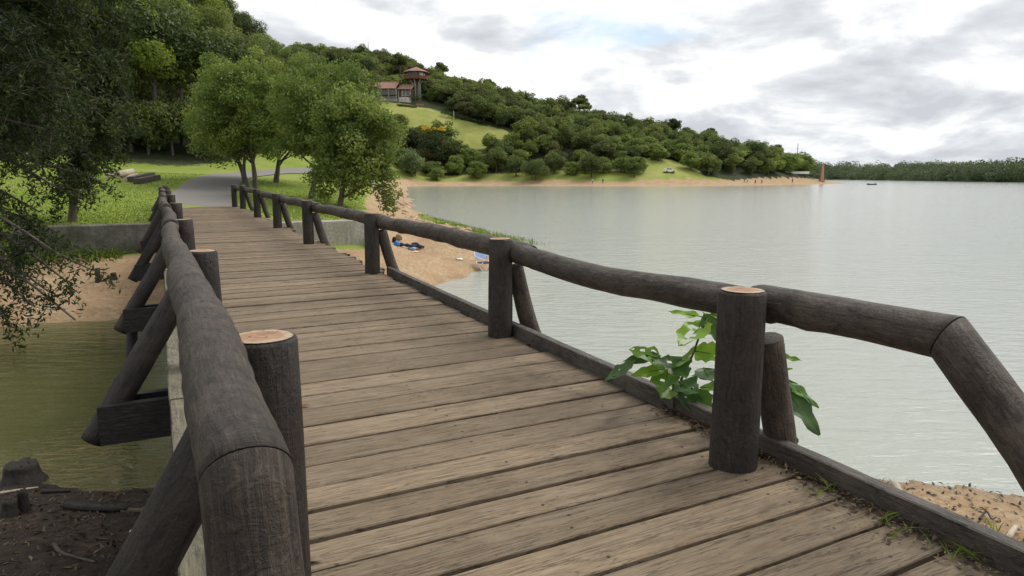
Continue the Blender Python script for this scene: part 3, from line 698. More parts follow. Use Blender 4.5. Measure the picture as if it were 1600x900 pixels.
# kerb on the right, mossy edge boards on the left
def board(name, pts, w, h, m, seed=0):
    b = MB(); ring = []
    P = [Vector(p) for p in pts]; L = 0
    for i, p in enumerate(P):
        if i: L += (p - P[i - 1]).length
        jw = 0.004 * mnoise.noise(Vector((p.y * 3, seed, 0))); jz = 0.004 * mnoise.noise(Vector((p.y * 3, seed, 4)))
        ring.append(len(b.v))
        for (dx, dz) in ((-w/2, -h/2), (w/2, -h/2), (w/2, h/2 - 0.006), (w/2 - 0.008, h/2), (-w/2 + 0.008, h/2), (-w/2, h/2 - 0.006)):
            b.v.append(p + Vector((dx + jw, 0, dz + jz)))
    uu = [0, w, w + h, w + h + 0.01, 2 * w + h, 2 * w + h + 0.01, 2 * w + 2 * h]
    for i in range(len(P) - 1):
        p, q = ring[i], ring[i + 1]; l0, l1 = (P[i] - P[0]).length, (P[i + 1] - P[0]).length
        for j in range(6): b.face((p + j, p + (j + 1) % 6, q + (j + 1) % 6, q + j), 0, [(uu[j] + seed, l0), (uu[j + 1] + seed, l0), (uu[j + 1] + seed, l1), (uu[j] + seed, l1)])
    b.face([ring[0] + j for j in range(6)][::-1]); b.face([ring[-1] + j for j in range(6)])
    return b.build(name, m, bridge)
for k, (a, c_) in enumerate(((-1.5, 2.62), (2.63, 6.1), (6.11, 10.15))):
    board('kerb', [(xr(s_) + 0.045, s_, deck_z(s_) + 0.022) for s_ in np.linspace(a, c_, 30)], 0.075, 0.165, M_KERB, k * 3.3)
for k, (a, c_) in enumerate(((-1.2, 2.2), (2.21, 5.2), (5.21, 8.6), (8.61, 12.4), (12.41, 16.8), (16.81, 22))):
    board('edge_board', [(0.0 + 0.01 * (k % 2), s_, deck_z(s_) - 0.075 - 0.01 * (k % 2)) for s_ in np.linspace(a, c_, 20)], 0.115, 0.05, M_STRING, k * 2.1)
    board('edge_joist', [(-0.03, s_, deck_z(s_) - 0.21) for s_ in np.linspace(a, c_, 6)], 0.05, 0.2, M_BEAM, k * 2.1)

# ------------------------------------------------------------------ abutment walls
def wall_block(name, b0, b1, m, label, top=None, low=0.3):
    mb = MB(); n = max(2, int((b1 - b0) / 0.35)); cols = []
    for i in range(n + 1):
        b = b0 + (b1 - b0) * i / n; x, y = b, S_WALL
        zt = (top if top else 1.86) + 0.02 * mnoise.noise(Vector((b * 1.3, 0, 0)))
        rows = []
        for (ds, z_) in ((0.0, low), (-0.0, (low + zt) / 2), (0.02, zt - 0.03), (0.05, zt), (0.5, zt), (0.52, low)):
            rows.append(len(mb.v)); X_, Y_ = b2w(b, S_WALL - 0.05 + ds + 0.012 * mnoise.noise(Vector((b * 2, z_ * 3, 1))))
            mb.v.append(Vector((X_, Y_, z_)))
        cols.append(rows)
    for i in range(n):
        for j in range(5): mb.face((cols[i][j], cols[i + 1][j], cols[i + 1][j + 1], cols[i][j + 1]))
    mb.face([r for r in cols[0]]); mb.face([r for r in cols[-1]][::-1])
    return tag(mb.build(name, m), label, 'wall')
wall_block('retaining_wall', -3.8, 0.25, M_CONC, 'mossy grey concrete retaining wall below the lawn left of the bridge', 1.88)
wall_block('retaining_wall', 0.32, 6.3, M_CONC2, 'pale stained concrete abutment wall behind the railing right of the bridge', 1.80)

# ------------------------------------------------------------------ trees
def unit(n, rs):
    v = rs.normal(size=(n, 3)); return v / np.linalg.norm(v, axis=1, keepdims=True)
def leaves(P, N, size, aspect, rs):
    """diamond leaves, folded a little along the midrib"""
    n = len(P)
    t = np.cross(N, unit(n, rs)); t /= np.maximum(np.linalg.norm(t, axis=1, keepdims=True), 1e-6)
    b = np.cross(N, t); s = size[:, None]
    v0 = P - t * s * 0.5; v2 = P + t * s * 0.5
    f = N * s * 0.08
    v1 = P + b * s * 0.5 * aspect + f; v3 = P - b * s * 0.5 * aspect + f
    V = np.stack([v0, v1, v2, v3], 1).reshape(-1, 3)
    return V, np.arange(4 * n).reshape(n, 4)
def crown_points(rs, clumps, n, shell=0.55, out=0.5):
    """clumps: list of (centre, (rx,ry,rz), tint). points over each clump in proportion to its surface"""
    C = np.array([c[0] for c in clumps]); S = np.array([c[1] for c in clumps]); T = np.array([c[2] for c in clumps])
    w = (S[:, 0] * S[:, 2]); w = w / w.sum()
    k = rs.choice(len(clumps), n, p=w)
    d = unit(n, rs)
    r = shell + (1 - shell) * rs.random(n) ** 0.7
    # ragged lobes
    r = r * (1 + 0.22 * np.sin(d[:, 0] * 5 + k) * np.sin(d[:, 1] * 6 + 2 * k) * np.cos(d[:, 2] * 5 + k * 0.7))
    P = C[k] + d * S[k] * r[:, None]
    N = d * out + unit(n, rs) * (1 - out) + np.array([0, 0, 0.15]); N /= np.linalg.norm(N, axis=1, keepdims=True)
    tint = np.clip(T[k] + rs.normal(0, 0.14, n), 0, 1)
    return P, N, tint
def dome_clumps(rs, c, R3, n, r0, r1, low=-0.35, squash=0.75, spread=1.0):
    out = []
    for i in range(n):
        while True:
            d = rs.normal(size=3); d /= np.linalg.norm(d)
            if d[2] > low: break
        q = rs.uniform(0.55, 0.95) if i % 4 else rs.uniform(0.0, 0.55)
        r = rs.uniform(r0, r1)
        p = np.array(c) + d * np.array(R3) * q * spread
        out.append((p, (r, r, r * squash), np.clip(rs.normal(0.5, 0.2), 0.05, 0.95)))
    return out
def crown_mesh(name, mat, clumps, n, size, aspect=0.55, seed=0, shell=0.5, out=0.45):
    rs = np.random.RandomState(seed)
    P, N, T = crown_points(rs, clumps, n, shell, out)
    sz = size * rs.uniform(0.6, 1.35, n)
    V, Qd = leaves(P, N, sz, aspect, rs)
    return np_mesh(name, V, Qd, mat, np.repeat(T, 4))
def trunk_mb(base, pts_list, mb=None, n=9):
    mb = mb or MB()
    for pts, rads in pts_list: mb.tube(pts, rads, n, wob=0.12, seed=len(mb.v) * 0.01)
    return mb
def branchy(rs, base, top, r, clumps, lean=(0, 0), limbs=7, forks=None):
    """trunk from base to top, then limbs to some clump centres. returns an MB in the same coordinates"""
    base = Vector(base); top = Vector(top)
    mid = (base + top) / 2 + Vector((lean[0], lean[1], 0))
    P = catmull([base - Vector((0, 0, 0.3)), mid, top], 6)
    mb = MB(); mb.tube(P, [r * (1.25 - 0.55 * i / (len(P) - 1)) for i in range(len(P))], 10, wob=0.15, seed=base.x)
    ids = rs.choice(len(clumps), min(limbs, len(clumps)), replace=False)
    for k in ids:
        c = Vector(clumps[k][0]); st = P[int(len(P) * rs.uniform(0.6, 0.99))]
        m = st.lerp(c, 0.5) + Vector((rs.uniform(-.3, .3), rs.uniform(-.3, .3), rs.uniform(-0.1, 0.4)))
        Q_ = catmull([st, m, c], 4)
        mb.tube(Q_, [r * 0.5 * (1 - 0.8 * i / (len(Q_) - 1)) for i in range(len(Q_))], 6, wob=0.1, seed=k)
    return mb

# --- the five lawn trees beyond the bridge (own crowns)
LAWN_TREES = [
    # px base, row, Y, trunk top px/row, crown px/row, rx px, top row, bottom row, leaf mat, label
    (398, 292, 40.0, (392, 240), (382, 165), 86, 76, 262, L_MID, 'leafy green tree with twin trunks just right of the path, leftmost of the lawn trees'),
    (384, 289, 43.0, (365, 240), (348, 190), 50, 108, 266, L_MID, 'slender lawn tree leaning left over the path behind the twin-trunked one'),
    (431, 290, 45.0, (438, 232), (450, 155), 80, 78, 250, L_MID, 'olive green tree with slim twin stems behind the other lawn trees'),
    (483, 311, 37.0, (505, 245), (508, 176), 84, 90, 272, L_MID, 'spreading lawn tree with leaning dark trunk forking above the railing'),
    (530, 326, 34.0, (540, 275), (556, 222), 68, 136, 312, L_MID, 'low drooping tree overhanging the bank at the edge of the lake inlet'),
]
for i, (px, py, Yd, tp, cp, rxp, ytop, ybot, lm, lab) in enumerate(LAWN_TREES):
    rs = np.random.RandomState(100 + i)
    b = at(px, py, Yd); b.z = ground(b.x, b.y) 
    k = Yd / F_PX
    root = empty('lawn_tree', b)
    tag(root, lab, 'tree', 'trees on the lawn beyond the bridge')
    C = at(cp[0], (ytop + ybot) / 2, Yd) - b
    Rz = (ybot - ytop) / 2 * k; Rx = rxp * k
    cl_ = dome_clumps(rs, C, (Rx * 1.0, Rx * 0.9, Rz), 130, 0.4, 0.85, -0.75, 0.75)
    cl_ += dome_clumps(rs, C - Vector((0, 0, Rz * 0.35)), (Rx * 0.75, Rx * 0.7, Rz * 0.5), 34, 0.45, 0.8, -1, 0.75)
    T = at(tp[0], tp[1], Yd) - b
    mb = branchy(rs, (0, 0, 0), T, 0.13, cl_, (rs.uniform(-0.15, 0.15), 0), 16)
    if i in (0, 2):
        T2 = T + Vector((-0.5 + i / 2, 0.3, -0.2)); P = catmull([Vector((-0.35 + 0.1 * i, 0.1, -0.3)), T2 * 0.5 + Vector((-0.3, 0, 0)), T2], 6)
        mb.tube(P, [0.12 - 0.05 * q / (len(P) - 1) for q in range(len(P))], 9, wob=0.15, seed=5)
    if i == 4:
        P = catmull([T * 0.25, Vector((0.9, -0.1, T.z * 0.55)), Vector((1.7, -0.2, T.z * 1.1))], 6); mb.tube(P, [0.08 - 0.04 * q / (len(P) - 1) for q in range(len(P))], 8, wob=0.15, seed=5)
        cl_ += [(np.array(at(605 + rs.uniform(-14, 16), 240 + 85 * q / 12, Yd) - b), (0.5, 0.5, 0.45), rs.uniform(0.3, 0.8)) for q in range(13)]
        cl_ += [(np.array(at(520 + rs.uniform(-38, 40), rs.uniform(262, 312), Yd + rs.uniform(-.5, 1)) - b), (0.5, 0.5, 0.4), rs.uniform(0.5, 0.95)) for q in range(12)]
    mb.build('trunk', M_BARK, root)
    me = crown_mesh('crown', lm, cl_, (42000, 24000, 38000, 40000, 32000)[i], 0.16, 0.55, 40 + i, 0.3, 0.4)
    new_obj('crown', me, root)

# --- forest and hill trees: a few kinds, each kind one crown + trunk mesh, copied
def kind_mesh(name, mat, h, rx, n, leaf, seed, cl_n=26, low=-0.3, trunk=0.22, r0=0.26, r1=0.42, squash=0.8, crown_h=0.62):
    rs = np.random.RandomState(seed)
    rz = h * crown_h / 2; C = np.array([0, 0, h - rz * 1.05])
    cl_ = dome_clumps(rs, C, (rx * 0.8, rx * 0.8, rz * 0.85), cl_n, rx * r0, rx * r1, low, squash)
    me = crown_mesh(name + '_crown', mat, cl_, n, leaf, 0.6, seed, 0.55, 0.5)
    tm = branchy(rs, (0, 0, 0), (rs.uniform(-.4, .4), rs.uniform(-.4, .4), h * 0.55), trunk, cl_, (0, 0), 8).mesh(name + '_trunk', M_BARK)
    return me, tm
KIND_F = {   # for the near wood on the left (about 60 to 120 m away)
    'green': (kind_mesh('f_green', L_FOREST, 12, 4.6, 8000, 0.34, 1), 'mid-green broadleaf'),
    'bright': (kind_mesh('f_bright', L_BRIGHT, 13, 4.2, 8000, 0.34, 2), 'bright yellow-green broadleaf'),
    'dark': (kind_mesh('f_dark', L_DARK, 13, 4.6, 8000, 0.36, 3), 'dark green dense broadleaf'),
    'olive': (kind_mesh('f_olive', L_OLIVE, 11, 4.4, 8000, 0.32, 4), 'olive-green rounded broadleaf'),
    'low': (kind_mesh('f_low', L_FOREST, 5.5, 3.2, 6000, 0.28, 5, 20, -0.9, 0.12, crown_h=0.95), 'low bushy dark-green'),
}
def place_parts(name, km, loc, sc, rz, label, cat, group):
    root = empty(name, loc, rz); root.scale = sc
    tag(root, label, cat, group)
    new_obj('crown', km[0], root); new_obj('trunk', km[1], root)
    return root
rng = random.Random(11)
front = [('low', 25, 56, 1.0), ('dark', 60, 57, 1.0), ('low', 140, 58, 1.0), ('green', 178, 61, 0.95), ('bright', 222, 60, 1.05), ('low', 205, 58.5, 0.75), ('dark', 262, 63, 1.0), ('low', 248, 60, 0.8), ('olive', 300, 65, 0.9), ('low', 285, 61, 0.9), ('dark', 335, 66, 0.95), ('low', 322, 62, 0.85), ('low', 362, 63, 0.8), ('green', 385, 72, 0.9),
         ('bright', 120, 64, 1.1), ('dark', 15, 60, 1.1), ('green', 90, 66, 1.1), ('dark', 440, 92, 0.8), ('green', 470, 100, 0.8), ('green', 415, 80, 0.85), ('low', 500, 96, 1.0)]
pts = [(( px - 800) / F_PX * 1.01 * y, y, k, sc, True) for (k, px, y, sc) in front]
def far_enough(x, y, lst, r): return all((x - q[0]) ** 2 + (y - q[1]) ** 2 > r * r for q in lst)
rc = np.random.RandomState(12)
cy = rc.uniform(62, 215, 3000); cpx = rc.uniform(-120, 500, 3000); cx = (cpx - 800) / F_PX * cy
ok = sdist(cx, cy, FOREST_L) > 2
for x, y in zip(cx[ok].tolist(), cy[ok].tolist()):
    if len(pts) >= 150: break
    if not far_enough(x, y, pts, 4.6 + y * 0.012): continue
    k = rng.choices(('green', 'dark', 'olive', 'bright'), (5, 4, 3, 1.2))[0]
    pts.append((x, y, k, rng.uniform(0.78, 1.12), False))
under = []
uy = rc.uniform(60, 112, 700); ux = (rc.uniform(-60, 490, 700) - 800) / F_PX * uy; uok = sdist(ux, uy, FOREST_L) > 0.5
for x, y in zip(ux[uok].tolist(), uy[uok].tolist()):
    if len(under) < 70 and far_enough(x, y, under, 4.5): under.append((x, y, 'low', rng.uniform(0.7, 1.15), False))
pts += under
for (x, y, k, sc, fr) in pts:
    km, words = KIND_F[k]; z = ground(x, y) - 0.2
    pxx = 800 + x / y * F_PX
    hk = {'green': 12.3, 'bright': 13.3, 'dark': 13.3, 'olive': 11.3, 'low': 5.8}[k]
    # keep the outline of the wood on the skyline of the hill
    sky_row = np.interp(pxx + 2.5 * sc / y * F_PX, [335, 400, 440, 470, 500, 560], [-60, 22, 48, 72, 88, 110])
    zmax = CZ + (HOR - sky_row) / F_PX * y
    if z + hk * sc > zmax:
        sc = (zmax - z) / hk
        if sc < 0.42: continue
    if k == 'low': base_w = f'{words} shrub ' + ('at the wood edge' if fr else 'under the wood')
    else: base_w = f'{words} tree ' + ('at the wood edge' if fr else 'on the wooded slope' if y < 105 else 'on the wooded skyline')
    spot = 'at the far left behind the evergreens' if pxx < 95 else 'behind the evergreen trunk' if pxx < 165 else 'above the pile of logs' if pxx < 240 else 'above the left railing end' if pxx < 300 else 'above the start of the path' if pxx < 350 else 'behind the leftmost lawn tree' if pxx < 420 else 'behind the middle of the lawn trees'
    lab = base_w + ' ' + spot; g = f'{k} wood trees ' + spot
    place_parts('forest_tree', km, (x, y, z), (sc, sc, sc * rng.uniform(0.92, 1.12)), rng.uniform(0, 6.28), lab, 'tree', g)

# hill trees: too small to show parts
def hill_kind(name, mat, h, rx, n, leaf, seed, **kw):
    me, tm = kind_mesh(name, mat, h, rx, n, leaf, seed, **kw)
    ob = [bpy.data.objects.new('t', me), bpy.data.objects.new('t', tm)]
    # join: crown quads first, then trunk faces
    nv = len(me.vertices); V = np.zeros(nv * 3, np.float32); me.vertices.foreach_get('co', V)
    V2 = np.zeros(len(tm.vertices) * 3, np.float32); tm.vertices.foreach_get('co', V2)
    F = [tuple(p.vertices) for p in me.polygons] + [tuple(i + nv for i in p.vertices) for p in tm.polygons]
    T = np.zeros(nv, np.float32); me.attributes['tint'].data.foreach_get('value', T)
    out = bpy.data.meshes.new(name); out.from_pydata(np.concatenate([V, V2]).reshape(-1, 3).tolist(), [], F)
    out.materials.append(mat); out.materials.append(M_BARK)
    out.polygons.foreach_set('material_index', [0] * len(me.polygons) + [1] * len(tm.polygons))
    a = out.attributes.new('tint', 'FLOAT', 'POINT'); a.data.foreach_set('value', np.concatenate([T, np.full(len(tm.vertices), 0.5, np.float32)]))
    for o in ob: bpy.data.objects.remove(o)
    return out
full = dict(low=-0.8, crown_h=0.95, cl_n=44, r0=0.17, r1=0.42)
HK = {
    'green': (hill_kind('hill_green', L_FOREST, 9.0, 4.6, 5600, 0.5, 21, **full), 'rounded mid-green'),
    'light': (hill_kind('hill_light', L_MID, 7.6, 4.6, 5600, 0.5, 22, **full), 'spreading light-green'),
    'dark': (hill_kind('hill_dark', L_HDARK, 10.0, 4.4, 5600, 0.5, 23, **full), 'dark-green'),
    'rusty': (hill_kind('hill_rusty', L_RUSTY, 9.0, 4.6, 5600, 0.5, 24, **full), 'brown-tinged'),
    'tall': (hill_kind('hill_tall', L_FOREST, 13.5, 3.6, 3000, 0.6, 25, cl_n=20, crown_h=0.62, r0=0.3, r1=0.5, squash=0.6), 'tall open-crowned'),
}
RIDGE = [(-170, 425), (-90, 402), (-45, 392), (-15, 382), (32, 344), (60, 328), (87, 313), (110, 307), (128, 302), (140, 300)]
hp = []
def add_hill(px, py, Yd, k, sc, lab=None, grp=None):
    x = (px - 800) / F_PX * Yd; hp.append((x, Yd, k, sc, lab, grp))
# trees one can name
add_hill(651, 268, 247, 'light', 1.0); add_hill(685, 268, 245, 'light', 0.75); add_hill(735, 255, 262, 'light', 1.0)
add_hill(622, 230, 262, 'dark', 1.0); add_hill(755, 255, 258, 'light', 0.85); add_hill(700, 250, 264, 'green', 1.1); add_hill(640, 220, 270, 'dark', 0.95)
for px in (838, 896, 915, 940, 968, 995): add_hill(px, 272, 246 + (px % 7), 'light', 0.8)
for px, y in ((868, 256), (905, 258), (1025, 262), (1085, 262), (1110, 258), (1140, 262), (1178, 272), (1195, 270), (1205, 275), (1075, 256)): add_hill(px, 270, y, 'light' if px % 2 else 'green', 0.85)
add_hill(1048, 190, 322, 'tall', 0.95); add_hill(1068, 190, 321, 'tall', 0.9); add_hill(1100, 195, 316, 'tall', 1.0); add_hill(1205, 230, 302, 'tall', 0.75)
add_hill(766, 130, 382, 'tall', 1.0); add_hill(792, 130, 379, 'tall', 0.8); add_hill(815, 135, 372, 'tall', 0.9); add_hill(910, 155, 342, 'tall', 0.85)
cy = rc.uniform(240, 432, 16000); cpx = rc.uniform(470, 1290, 16000); cx = (cpx - 800) / F_PX * cy
cyr = np.interp(cx, [p[0] for p in RIDGE], [p[1] for p in RIDGE])
ok = (cy < cyr + 7) & (cx < 134) & (sdist(cx, cy, PLAT_B) > 3) & (sdist(cx, cy, LAWN_HILL) < -3) & (sdist(cx, cy, LAWN_LOW) < -2)
ok &= ~((cpx < 560) & (cy < 300)) & ~((np.abs(cx + 57) < 25) & (cy > 290) & (cy < 311)) & ~((cx > -56) & (cx < -35) & (cy > 290) & (cy < 317))
for x, y in zip(cx[ok].tolist(), cy[ok].tolist()):
    if not far_enough(x, y, hp, 6.0 if y < 330 else 6.9): continue
    low = y < 262
    k = rng.choices(('green', 'light', 'dark', 'rusty', 'tall'), ((4, 5, 1, 0.5, 0.15) if low else (6, 3.6, 3.0, 1.3, 0.25)))[0]
    hp.append((x, y, k, rng.uniform(0.8, 1.35) * (0.85 if low else 1), None, None))
print('hill trees', len(hp))
for (x, y, k, sc, lab, grp) in hp:
    me, words = HK[k]; z = ground(x, y) - 0.3; pxx = 800 + x / y * F_PX; row = HOR - (z + 9 - CZ) / y * F_PX
    yr = np.interp(x, [p[0] for p in RIDGE], [p[1] for p in RIDGE])
    size = 'small ' if sc < 0.82 else 'large ' if sc > 1.02 else ''
    if y > yr - 22: where = 'on the ridge skyline ' + ('left of the house' if pxx < 560 else 'behind the house' if pxx < 630 else 'just right of the tower' if pxx < 760 else 'above the hillside lawn corner' if pxx < 880 else 'above the middle of the beach' if pxx < 1040 else 'sloping down to the lake point')
    elif y < 266: where = 'by the orange beach ' + ('below the hillside lawn' if pxx < 800 else 'just right of the hillside lawn' if pxx < 920 else 'around the small grass clearing' if pxx < 1080 else 'towards the brick chimney')
    else: where = ('on the upper hillside ' if y > yr - 50 else 'on the lower hillside ') + ('behind the house' if pxx < 630 else 'behind the tower' if pxx < 690 else 'above the hillside lawn' if pxx < 800 else 'right of the hillside lawn' if pxx < 920 else 'above the middle of the beach' if pxx < 1040 else 'near the lake point')
    words = size + words
    o = new_obj('hill_tree', me, None, (x, y, z)); o.scale = (sc * rng.uniform(0.9, 1.3), sc * rng.uniform(0.9, 1.3), min(sc, 1.12) * rng.uniform(0.85, 1.12)); o.rotation_euler = (0, 0, rng.uniform(0, 6.28))
    tag(o, f'{words} tree {where}', 'tree', f'{size}{k} trees {where}')

# yellow-flowering tree and the blue-green dome tree at the foot of the lawn
def special_tree(name, px, Yd, h, rx, parts, label, seed, base_row=None):
    rs = np.random.RandomState(seed); x = (px - 800) / F_PX * Yd; z = ground(x, Yd) - 0.2
    root = empty(name, (x, Yd, z)); tag(root, label, 'tree')
    rz = h * 0.43; cl_ = dome_clumps(rs, (0, 0, h - rz * 1.05), (rx * 0.85, rx * 0.85, rz), 40, rx * 0.25, rx * 0.4, -0.7)
    new_obj('crown', crown_mesh('crown', parts[0], cl_, 4500, 0.5, 0.6, seed, 0.5, 0.5), root)
    branchy(rs, (0, 0, 0), (0.3, 0, h * 0.5), 0.22, cl_, (0, 0), 9).build('trunk', M_BARK, root)
    if len(parts) > 1:
        top = [(np.array((rs.uniform(-1, 1) * rx * 0.75, rs.uniform(-1, 0.6) * rx * 0.6, h + rs.uniform(-0.7, 0.3))), (0.9, 0.9, 0.45), 0.5) for _ in range(11)]
        new_obj('blossom', crown_mesh('blossom', parts[1], top, 1100, 0.45, 0.7, seed + 1, 0.4, 0.4), root)
    return root
special_tree('flowering_tree', 676, 262, 13.5, 6.2, (L_DARK, L_YELLOW), 'dark tree crowned with yellow blossom below the hillside lawn', 61)
special_tree('dome_tree', 645, 243, 9.5, 5.2, (L_BLUE,), 'dense blue-green dome-shaped tree at the bay beside the lawn trees', 62)
special_tree('dome_tree', 836, 243, 8.2, 5.6, (L_FOREST,), 'broad low dark-green dome tree standing at the beach edge below the lawn corner', 63)

# palm at the edge of the hillside lawn
def palm(px, Yd, h, label):
    rs = np.random.RandomState(int(px)); x = (px - 800) / F_PX * Yd; z = ground(x, Yd) - 0.2
    root = empty('palm_tree', (x, Yd, z)); tag(root, label, 'palm')
    MB().tube([(0, 0, 0), (0.1, 0, h * 0.5), (0, 0, h)], [0.26, 0.2, 0.18], 9).build('trunk', M_BARK, root)
    P, N, T = [], [], []
    for k in range(22):
        a = k * 2.4; e = rs.uniform(0.1, 1.1); L = rs.uniform(2.2, 3.0)
        for q in range(60):
            t = q / 60; r = L * t * math.cos(e * (1 - 0.3 * t)); zz = h + L * t * math.sin(e) - 1.7 * t * t * L * 0.5
            P.append((math.cos(a) * r + rs.uniform(-.2, .2) * (1 - t), math.sin(a) * r + rs.uniform(-.2, .2) * (1 - t), zz)); N.append((rs.normal() * .5, rs.normal() * .5, 1)); T.append(0.5 + rs.normal() * .15)
    P, N = np.array(P), np.array(N); N /= np.linalg.norm(N, axis=1, keepdims=True)
    V, Qd = leaves(P, N, np.full(len(P), 0.5), 0.3, rs)
    new_obj('fronds', np_mesh('fronds', V, Qd, L_MID, np.repeat(np.clip(T, 0, 1), 4)), root)
palm(815, 268, 8.5, 'slender palm standing at the right end of the hillside lawn')
palm(590, 303, 11.5, 'thin palm rising in front of the house roof')

# far wooded shore across the lake reads as one mass
rs = np.random.RandomState(77)
cy = rs.uniform(250, 1000, 14000); cx = (rs.uniform(1215, 1780, 14000) - 800) / F_PX * cy
dd = sdist(cx, cy, SHORE_C)
ok = (dd > 3) & (dd < 170) & (rs.random(14000) < np.exp(-dd / 80))
FP = np.stack([cx[ok], cy[ok]], -1)[:1000]; FZ = terrain(FP[:, 0], FP[:, 1])
n_per = 170; n = len(FP) * n_per
hh = 4.0 + 6.5 * rs.random(len(FP)) ** 2; rr_ = rs.uniform(3.0, 5.2, len(FP)); tt = np.clip(rs.normal(0.45, 0.2, len(FP)), 0, 1)
k = np.repeat(np.arange(len(FP)), n_per); d = unit(n, rs); lob = 1 + 0.25 * np.sin(d[:, 0] * 6 + k) * np.sin(d[:, 2] * 7 + k * 2)
P = np.stack([FP[k, 0] + d[:, 0] * rr_[k] * lob, FP[k, 1] + d[:, 1] * rr_[k] * lob, FZ[k] + hh[k] * 0.52 + d[:, 2] * hh[k] * 0.5 * lob], -1)
N = d * 0.5 + unit(n, rs) * 0.5; N /= np.linalg.norm(N, axis=1, keepdims=True)
V, Qd = leaves(P, N, rs.uniform(0.7, 1.3, n), 0.7, rs)
fw = new_obj('far_woodland', np_mesh('far_woodland', V, Qd, L_FAR, np.repeat(np.clip(tt[k] + rs.normal(0, .12, n), 0, 1), 4)))
tag(fw, 'hazy dark-green woodland along the far shore of the lake', 'woodland', kind='stuff')

# --- dark evergreen trees at the left edge
def evergreen(base, trunk_pts, trunk_r, limbs, label, seed, sprays=1.0, leaf=0.12):
    """limbs: list of (start, end, droop, n_sprays); sprays of narrow leaves hang from every limb"""
    rs = np.random.RandomState(seed); base = Vector(base)
    root = empty('evergreen_tree', base); tag(root, label, 'tree', 'dark evergreens at the left edge')
    mb = MB(); tp = catmull([Vector(p) - base for p in trunk_pts], 6)
    mb.tube(tp, [trunk_r * (1.1 - 0.6 * i / (len(tp) - 1)) for i in range(len(tp))], 12, wob=0.15, seed=seed)
    mb.build('trunk', M_BARK, root)
    br_ = MB(); LP, LN, LT, LS = [], [], [], []
    for (a, b, droop, ns) in limbs:
        thin = 0.62 if (Vector(b).z < 4.2 and Vector(b).y < 15) else 1.0     # the hanging lower limbs carry fewer sprays
        a, b = Vector(a) - base, Vector(b) - base
        m = a.lerp(b, 0.5) + Vector((0, 0, droop))
        P = catmull([a, m, b], 7); L = (b - a).length
        br_.tube(P, [0.05 * (1 - 0.82 * i / (len(P) - 1)) + 0.004 for i in range(len(P))], 6, wob=0.1, seed=L)
        for q in range(int(ns * sprays * thin)):
            t = rs.uniform(0.12, 1.0); i = min(int(t * (len(P) - 1)), len(P) - 2); p = P[i].lerp(P[i + 1], t * (len(P) - 1) - i)
            dirv = Vector((rs.normal(), rs.normal(), rs.normal() * 0.5 - 0.25)); dirv = (dirv.normalized() + (b - a).normalized() * 0.6).normalized()
            l2 = rs.uniform(0.35, 0.95); e = p + dirv * l2 + Vector((0, 0, -0.25 * l2))
            br_.tube([p, p.lerp(e, 0.5) + Vector((0, 0, 0.04)), e], [0.009, 0.006, 0.003], 3, caps=(False, False))
            tint = np.clip(rs.normal(0.42, 0.22), 0, 1); nl = int(52 * l2 + 26)
            u = rs.uniform(0.1, 1.0, nl)[:, None]
            LP.append(np.array(p) * (1 - u) + np.array(e) * u + rs.normal(size=(nl, 3)) * 0.085)
            LN.append(rs.normal(size=(nl, 3)) + np.array((0, 0, 0.4))); LT.append(np.clip(tint + rs.normal(size=nl) * .12, 0, 1)); LS.append(rs.uniform(0.6, 1.3, nl) * leaf)
    br_.build('branches', M_BARK, root)
    P = np.concatenate(LP); N = np.concatenate(LN); LT = np.concatenate(LT); LS = np.concatenate(LS); N /= np.linalg.norm(N, axis=1, keepdims=True)
    V, Qd = leaves(P, N, LS, 0.32, rs)
    new_obj('crown', np_mesh('crown', V, Qd, L_CONE, np.repeat(LT, 4)), root)
rs = np.random.RandomState(5)
b = at(110, 335, 21.5); b.z = ground(b.x, b.y)
tr_pts = [b + Vector((0, 0, -0.2)), at(118, 285, 21.5), at(132, 230, 21.5), at(120, 130, 21.6), at(100, 10, 21.6), at(90, -90, 21.7)]
limbs = []
for k in range(80):
    row = rs.uniform(-90, 205); st = at(np.interp(row, [-90, 130, 250], [90, 120, 130]), row, 21.6)
    side = rs.choice([-1, -1, 1, 1, 1]); L = rs.uniform(40, 150) * (1 if side < 0 else 0.45)
    en = at(118 + side * L, row + rs.uniform(-30, 55), 21.6 + rs.uniform(-2.6, 2.0))
    limbs.append((st, en, rs.uniform(0.0, 0.3), int(26 * (0.5 + L / 130))))
for k in range(7):
    st = at(126, rs.uniform(225, 255), 21.5); limbs.append((st, at(126 + rs.uniform(-120, 48), rs.uniform(250, 320), 21 + rs.uniform(-2, 0.5)), 0.15, 9))
evergreen(b, tr_pts, 0.115, limbs, 'dark fine-leaved evergreen with grey trunk standing behind the mossy wall', 301, 1.0, 0.16)
b2 = Vector((-13.2, 13.2, ground(-13.2, 13.2)))
limbs = []
for (p0, p1, Y0, Y1, n_) in (((-150, 250), (112, 268), 13.2, 13.0, 16), ((-120, 300), (80, 374), 13, 12.6, 22), ((-100, 330), (105, 440), 13, 12.4, 24), ((-100, 370), (118, 500), 13, 12.2, 12), ((-90, 400), (55, 480), 13, 12.8, 18), ((-80, 430), (20, 512), 13, 12.4, 14), ((-120, 280), (60, 330), 13, 13.4, 14),
                          ((-100, 340), (40, 420), 13, 13.2, 18), ((-100, 230), (100, 300), 13, 13.6, 8), ((-110, 310), (95, 400), 13, 12, 16), ((-90, 380), (75, 455), 13, 12.2, 14), ((-90, 360), (140, 420), 13, 12.0, 9)):
    limbs.append((at(*p0, Y0), at(*p1, Y1), 0.25, n_))
for k in range(60):
    row = rs.uniform(-120, 215); limbs.append((at(-190, row - 20, 13.2), at(rs.uniform(-10, 120) - max(0, row - 120) * 0.25, row + rs.uniform(-40, 60), rs.uniform(11.5, 14.5)), 0.2, 30))
